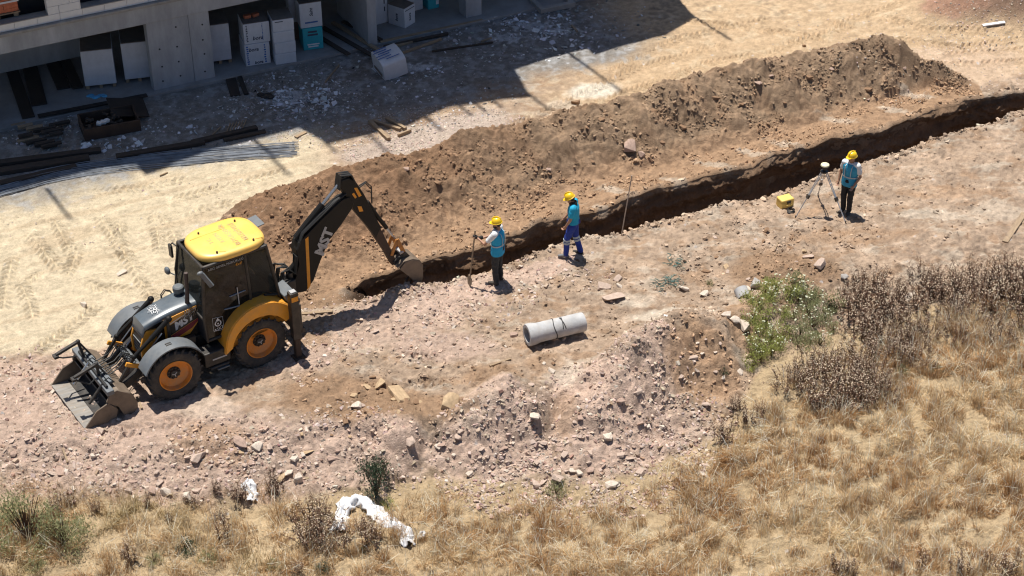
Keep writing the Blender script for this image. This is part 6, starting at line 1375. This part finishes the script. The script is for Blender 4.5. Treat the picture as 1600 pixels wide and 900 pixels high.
# ------------------------------------------------------------------ white plastic
def crumple(name, path, wd, label, cat, seed, lift=.17, n=60, m_=12):
    pts = [gt(*q) for q in path]; P = np.array([q[:] for q in pts]); s = np.linspace(0, len(P) - 1, n)
    V = []
    for i_, t_ in enumerate(s):
        j = min(int(t_), len(P) - 2); f_ = t_ - j; c = P[j] * (1 - f_) + P[j + 1] * f_; d = P[j + 1] - P[j]; d /= np.linalg.norm(d); nn_ = np.array([-d[1], d[0], 0]); w_ = wd * (.75 + .35 * float(perlin(t_ * 1.3, seed, seed)) + .25 * float(perlin(t_ * 7, seed, seed + 9)))
        for k in range(m_):
            a = (k / (m_ - 1) - .5) * 2; fold = float(perlin(t_ * 2.2, a * 1.8, seed + 1)) * .09 + float(perlin(t_ * 6, a * 4, seed + 2)) * .02
            V.append(c + nn_ * a * w_ * .5 + np.array([.05 * float(perlin(t_ * 4, a * 3, seed + 3)), 0, lift * (1 - a * a * .8) * (.6 + .4 * float(perlin(t_ * .9, 3.3, seed))) + fold + .02]))
    idx = np.arange(n * m_).reshape(n, m_); f = np.stack([idx[:-1, :-1], idx[1:, :-1], idx[1:, 1:], idx[:-1, 1:]], -1).reshape(-1, 4)
    V = np.array(V); o0 = V.mean(0); me = np_mesh(name, V - o0, f.ravel(), np.arange(len(f)) * 4, None, None, True); o = link(name, me, M_plastic); o.location = o0
    md = o.modifiers.new('thickness', 'SOLIDIFY'); md.thickness = .006
    return tag(o, label, cat)
crumple('plastic_sheet', [(528, 832), (533, 808), (542, 790), (560, 782), (585, 800), (605, 818), (628, 828), (636, 842), (640, 856)], .42, 'long crumpled white plastic sheet lying in the grass', 'plastic sheet', 71)
crumple('plastic_strip', [(636, 846), (650, 842), (664, 836)], .16, 'short white strip of plastic at the right end of the long sheet', 'plastic sheet', 75, .12, 24, 8)
crumple('plastic_scrap', [(384, 756), (394, 768), (396, 786)], .34, 'crumpled white plastic scrap at the grass edge', 'plastic scrap', 81, .14, 30, 10)

# ------------------------------------------------------------------ dry grass
def grass(n):
    TOP = [(-40, 772), (60, 770), (150, 788), (260, 795), (330, 800), (420, 772), (470, 790), (520, 812), (600, 800), (680, 765), (750, 772), (800, 772), (870, 770), (930, 780), (985, 762), (1060, 722), (1130, 692), (1180, 640), (1240, 610), (1330, 560), (1400, 530), (1500, 490), (1640, 440)]
    hz = -.5
    tx = [gp(*q, hz)[0] for q in TOP]; ty = [gp(*q, hz)[1] for q in TOP]
    X = RNG.uniform(-11, 15, n * 6); Y = RNG.uniform(23.6, 36.0, n * 6)
    lim = np.interp(X, tx, ty)
    d = lim - Y
    edge = np.clip(.35 + d / .8, 0, 1)
    dens = edge * np.clip(.52 + .9 * perlin(X * .9, Y * .9, 91) + 1.1 * perlin(X * 2.6, Y * 2.6, 92) + .5 * perlin((X * .9 + Y * .45) * .7, (Y * .9 - X * .45) * 4.5, 98), -.02, 1.0)
    for px, py, rx, ry in ((412, 830, .22, .9), (560, 800, .22, .2), (650, 862, .5, .25), (640, 800, .4, .3), (950, 770, .2, .3)): dens = dens * (1 - .93 * blob(X, Y, px, py, rx, ry, hz))
    left = ss(gp(700, 820, hz)[0], gp(420, 820, hz)[0], X); dens = dens * (1 - .45 * left)
    vis = (np.abs(X) < np.interp(Y, [24, 50], [9.6, 16.0]) + 1.0)
    k = np.nonzero((RNG.random(len(X)) < dens) & vis & (d > -.3))[0][:n]; X, Y, left = X[k], Y[k], left[k]; n = len(X)
    Z = terrain(X, Y, False)
    # blades gather in tufts: each tuft has its own height, lean and colour
    cell = .16; gx = np.floor(X / cell + .9 * perlin(X * 2.2, Y * 2.2, 88)); gy = np.floor(Y / cell + .9 * perlin(X * 2.2, Y * 2.2, 89))
    h1, h2, h3, h4, h5 = [_hash(gx, gy, 200 + q) for q in range(5)]
    tall = (_hash(np.floor(X / .33 + perlin(X, Y, 87)), np.floor(Y / .33 + perlin(Y, X, 86)), 300) > .80)
    hh = (.07 + .20 * RNG.random(n) ** 1.2) * (.45 + .9 * h1) * np.where(tall, 1.45, .85) * (.8 + .5 * np.clip(perlin(X * .6, Y * .6, 93) + .3, 0, 1))
    stalk = RNG.random(n) < .035; hh = np.where(stalk, hh * .5 + RNG.uniform(.25, .5, n), hh)
    lean = np.where(stalk, .35, 1) * RNG.uniform(.1, .7, n) + .75 * (h2 > .55) * h2
    an = np.where(RNG.random(n) < .7, 6.283 * h3 + RNG.normal(0, .6, n), 6.283 * RNG.random(n))
    dx, dy = np.cos(an), np.sin(an); wv = RNG.uniform(.0020, .0048, n); ta = RNG.uniform(0, 3.1416, n); sx, sy = np.cos(ta) * wv, np.sin(ta) * wv
    def P(f, l): return np.stack([X + dx * hh * lean * l, Y + dy * hh * lean * l, Z + hh * f * np.sqrt(np.maximum(.15, 1 - (lean * l * .8) ** 2))], 1)
    S_ = np.stack([sx, sy, 0 * sx], 1)
    b = P(-.05, 0); m1 = P(.55, .35); tp = P(1.0, 1.0)
    V = np.stack([b - S_, b + S_, m1 + S_ * .9, m1 - S_ * .9, tp + S_ * .55, tp - S_ * .55], 1).reshape(-1, 3)
    base = np.arange(n)[:, None] * 6; F = np.concatenate([base + np.array([0, 1, 2, 3]), base + np.array([3, 2, 4, 5])], 0)
    hue = .8 * perlin(X * .55, Y * .55, 95) + .5 * perlin(X * 1.7, Y * 1.7, 96) + RNG.normal(0, .25, n) + 1.3 * (h5 - .5)
    t_ = np.clip(.40 + .55 * hue, 0, 1)[:, None]
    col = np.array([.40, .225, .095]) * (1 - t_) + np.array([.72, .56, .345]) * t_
    pale = ((RNG.random(n) < .12) | stalk)[:, None]; col = np.where(pale, np.array([.84, .76, .58]), col) * RNG.normal(1, .12, (n, 1))
    olive = (left * ss(.0, .6, perlin(X * .8, Y * .8, 97)))[:, None] * .5; col = col * (1 - olive) + np.array([.26, .23, .10]) * olive
    col = np.clip(col, .02, .85)
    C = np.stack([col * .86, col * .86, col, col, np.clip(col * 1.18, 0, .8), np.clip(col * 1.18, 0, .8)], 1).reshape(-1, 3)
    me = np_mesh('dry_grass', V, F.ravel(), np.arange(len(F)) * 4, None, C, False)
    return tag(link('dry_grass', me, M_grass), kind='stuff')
grass(275000)

# ------------------------------------------------------------------ name what nothing but its place sets apart
ORD = 'first second third fourth fifth sixth seventh eighth ninth tenth eleventh twelfth thirteenth fourteenth fifteenth sixteenth seventeenth eighteenth nineteenth twentieth'.split()
byl = {}
for o in COL.objects:
    if o.parent is None and 'category' in o and 'group' in o: byl.setdefault(o['label'], []).append(o)
for lab, os_ in byl.items():
    if not 2 <= len(os_) <= 20: continue
    os_.sort(key=lambda o: o.location.x / (o.location.y * _c - (o.location.z - CAM_H) * _s))
    words = lab.split()
    for i_, o in enumerate(os_):
        if len(words) <= 11: o['label'] = lab + ', ' + ('leftmost of the group' if i_ == 0 else 'rightmost of the group' if i_ == len(os_) - 1 else ORD[i_] + ' from the left')
        else: o['label'] = ('leftmost ' if i_ == 0 else 'rightmost ' if i_ == len(os_) - 1 else ORD[i_] + ' from the left, ') + lab
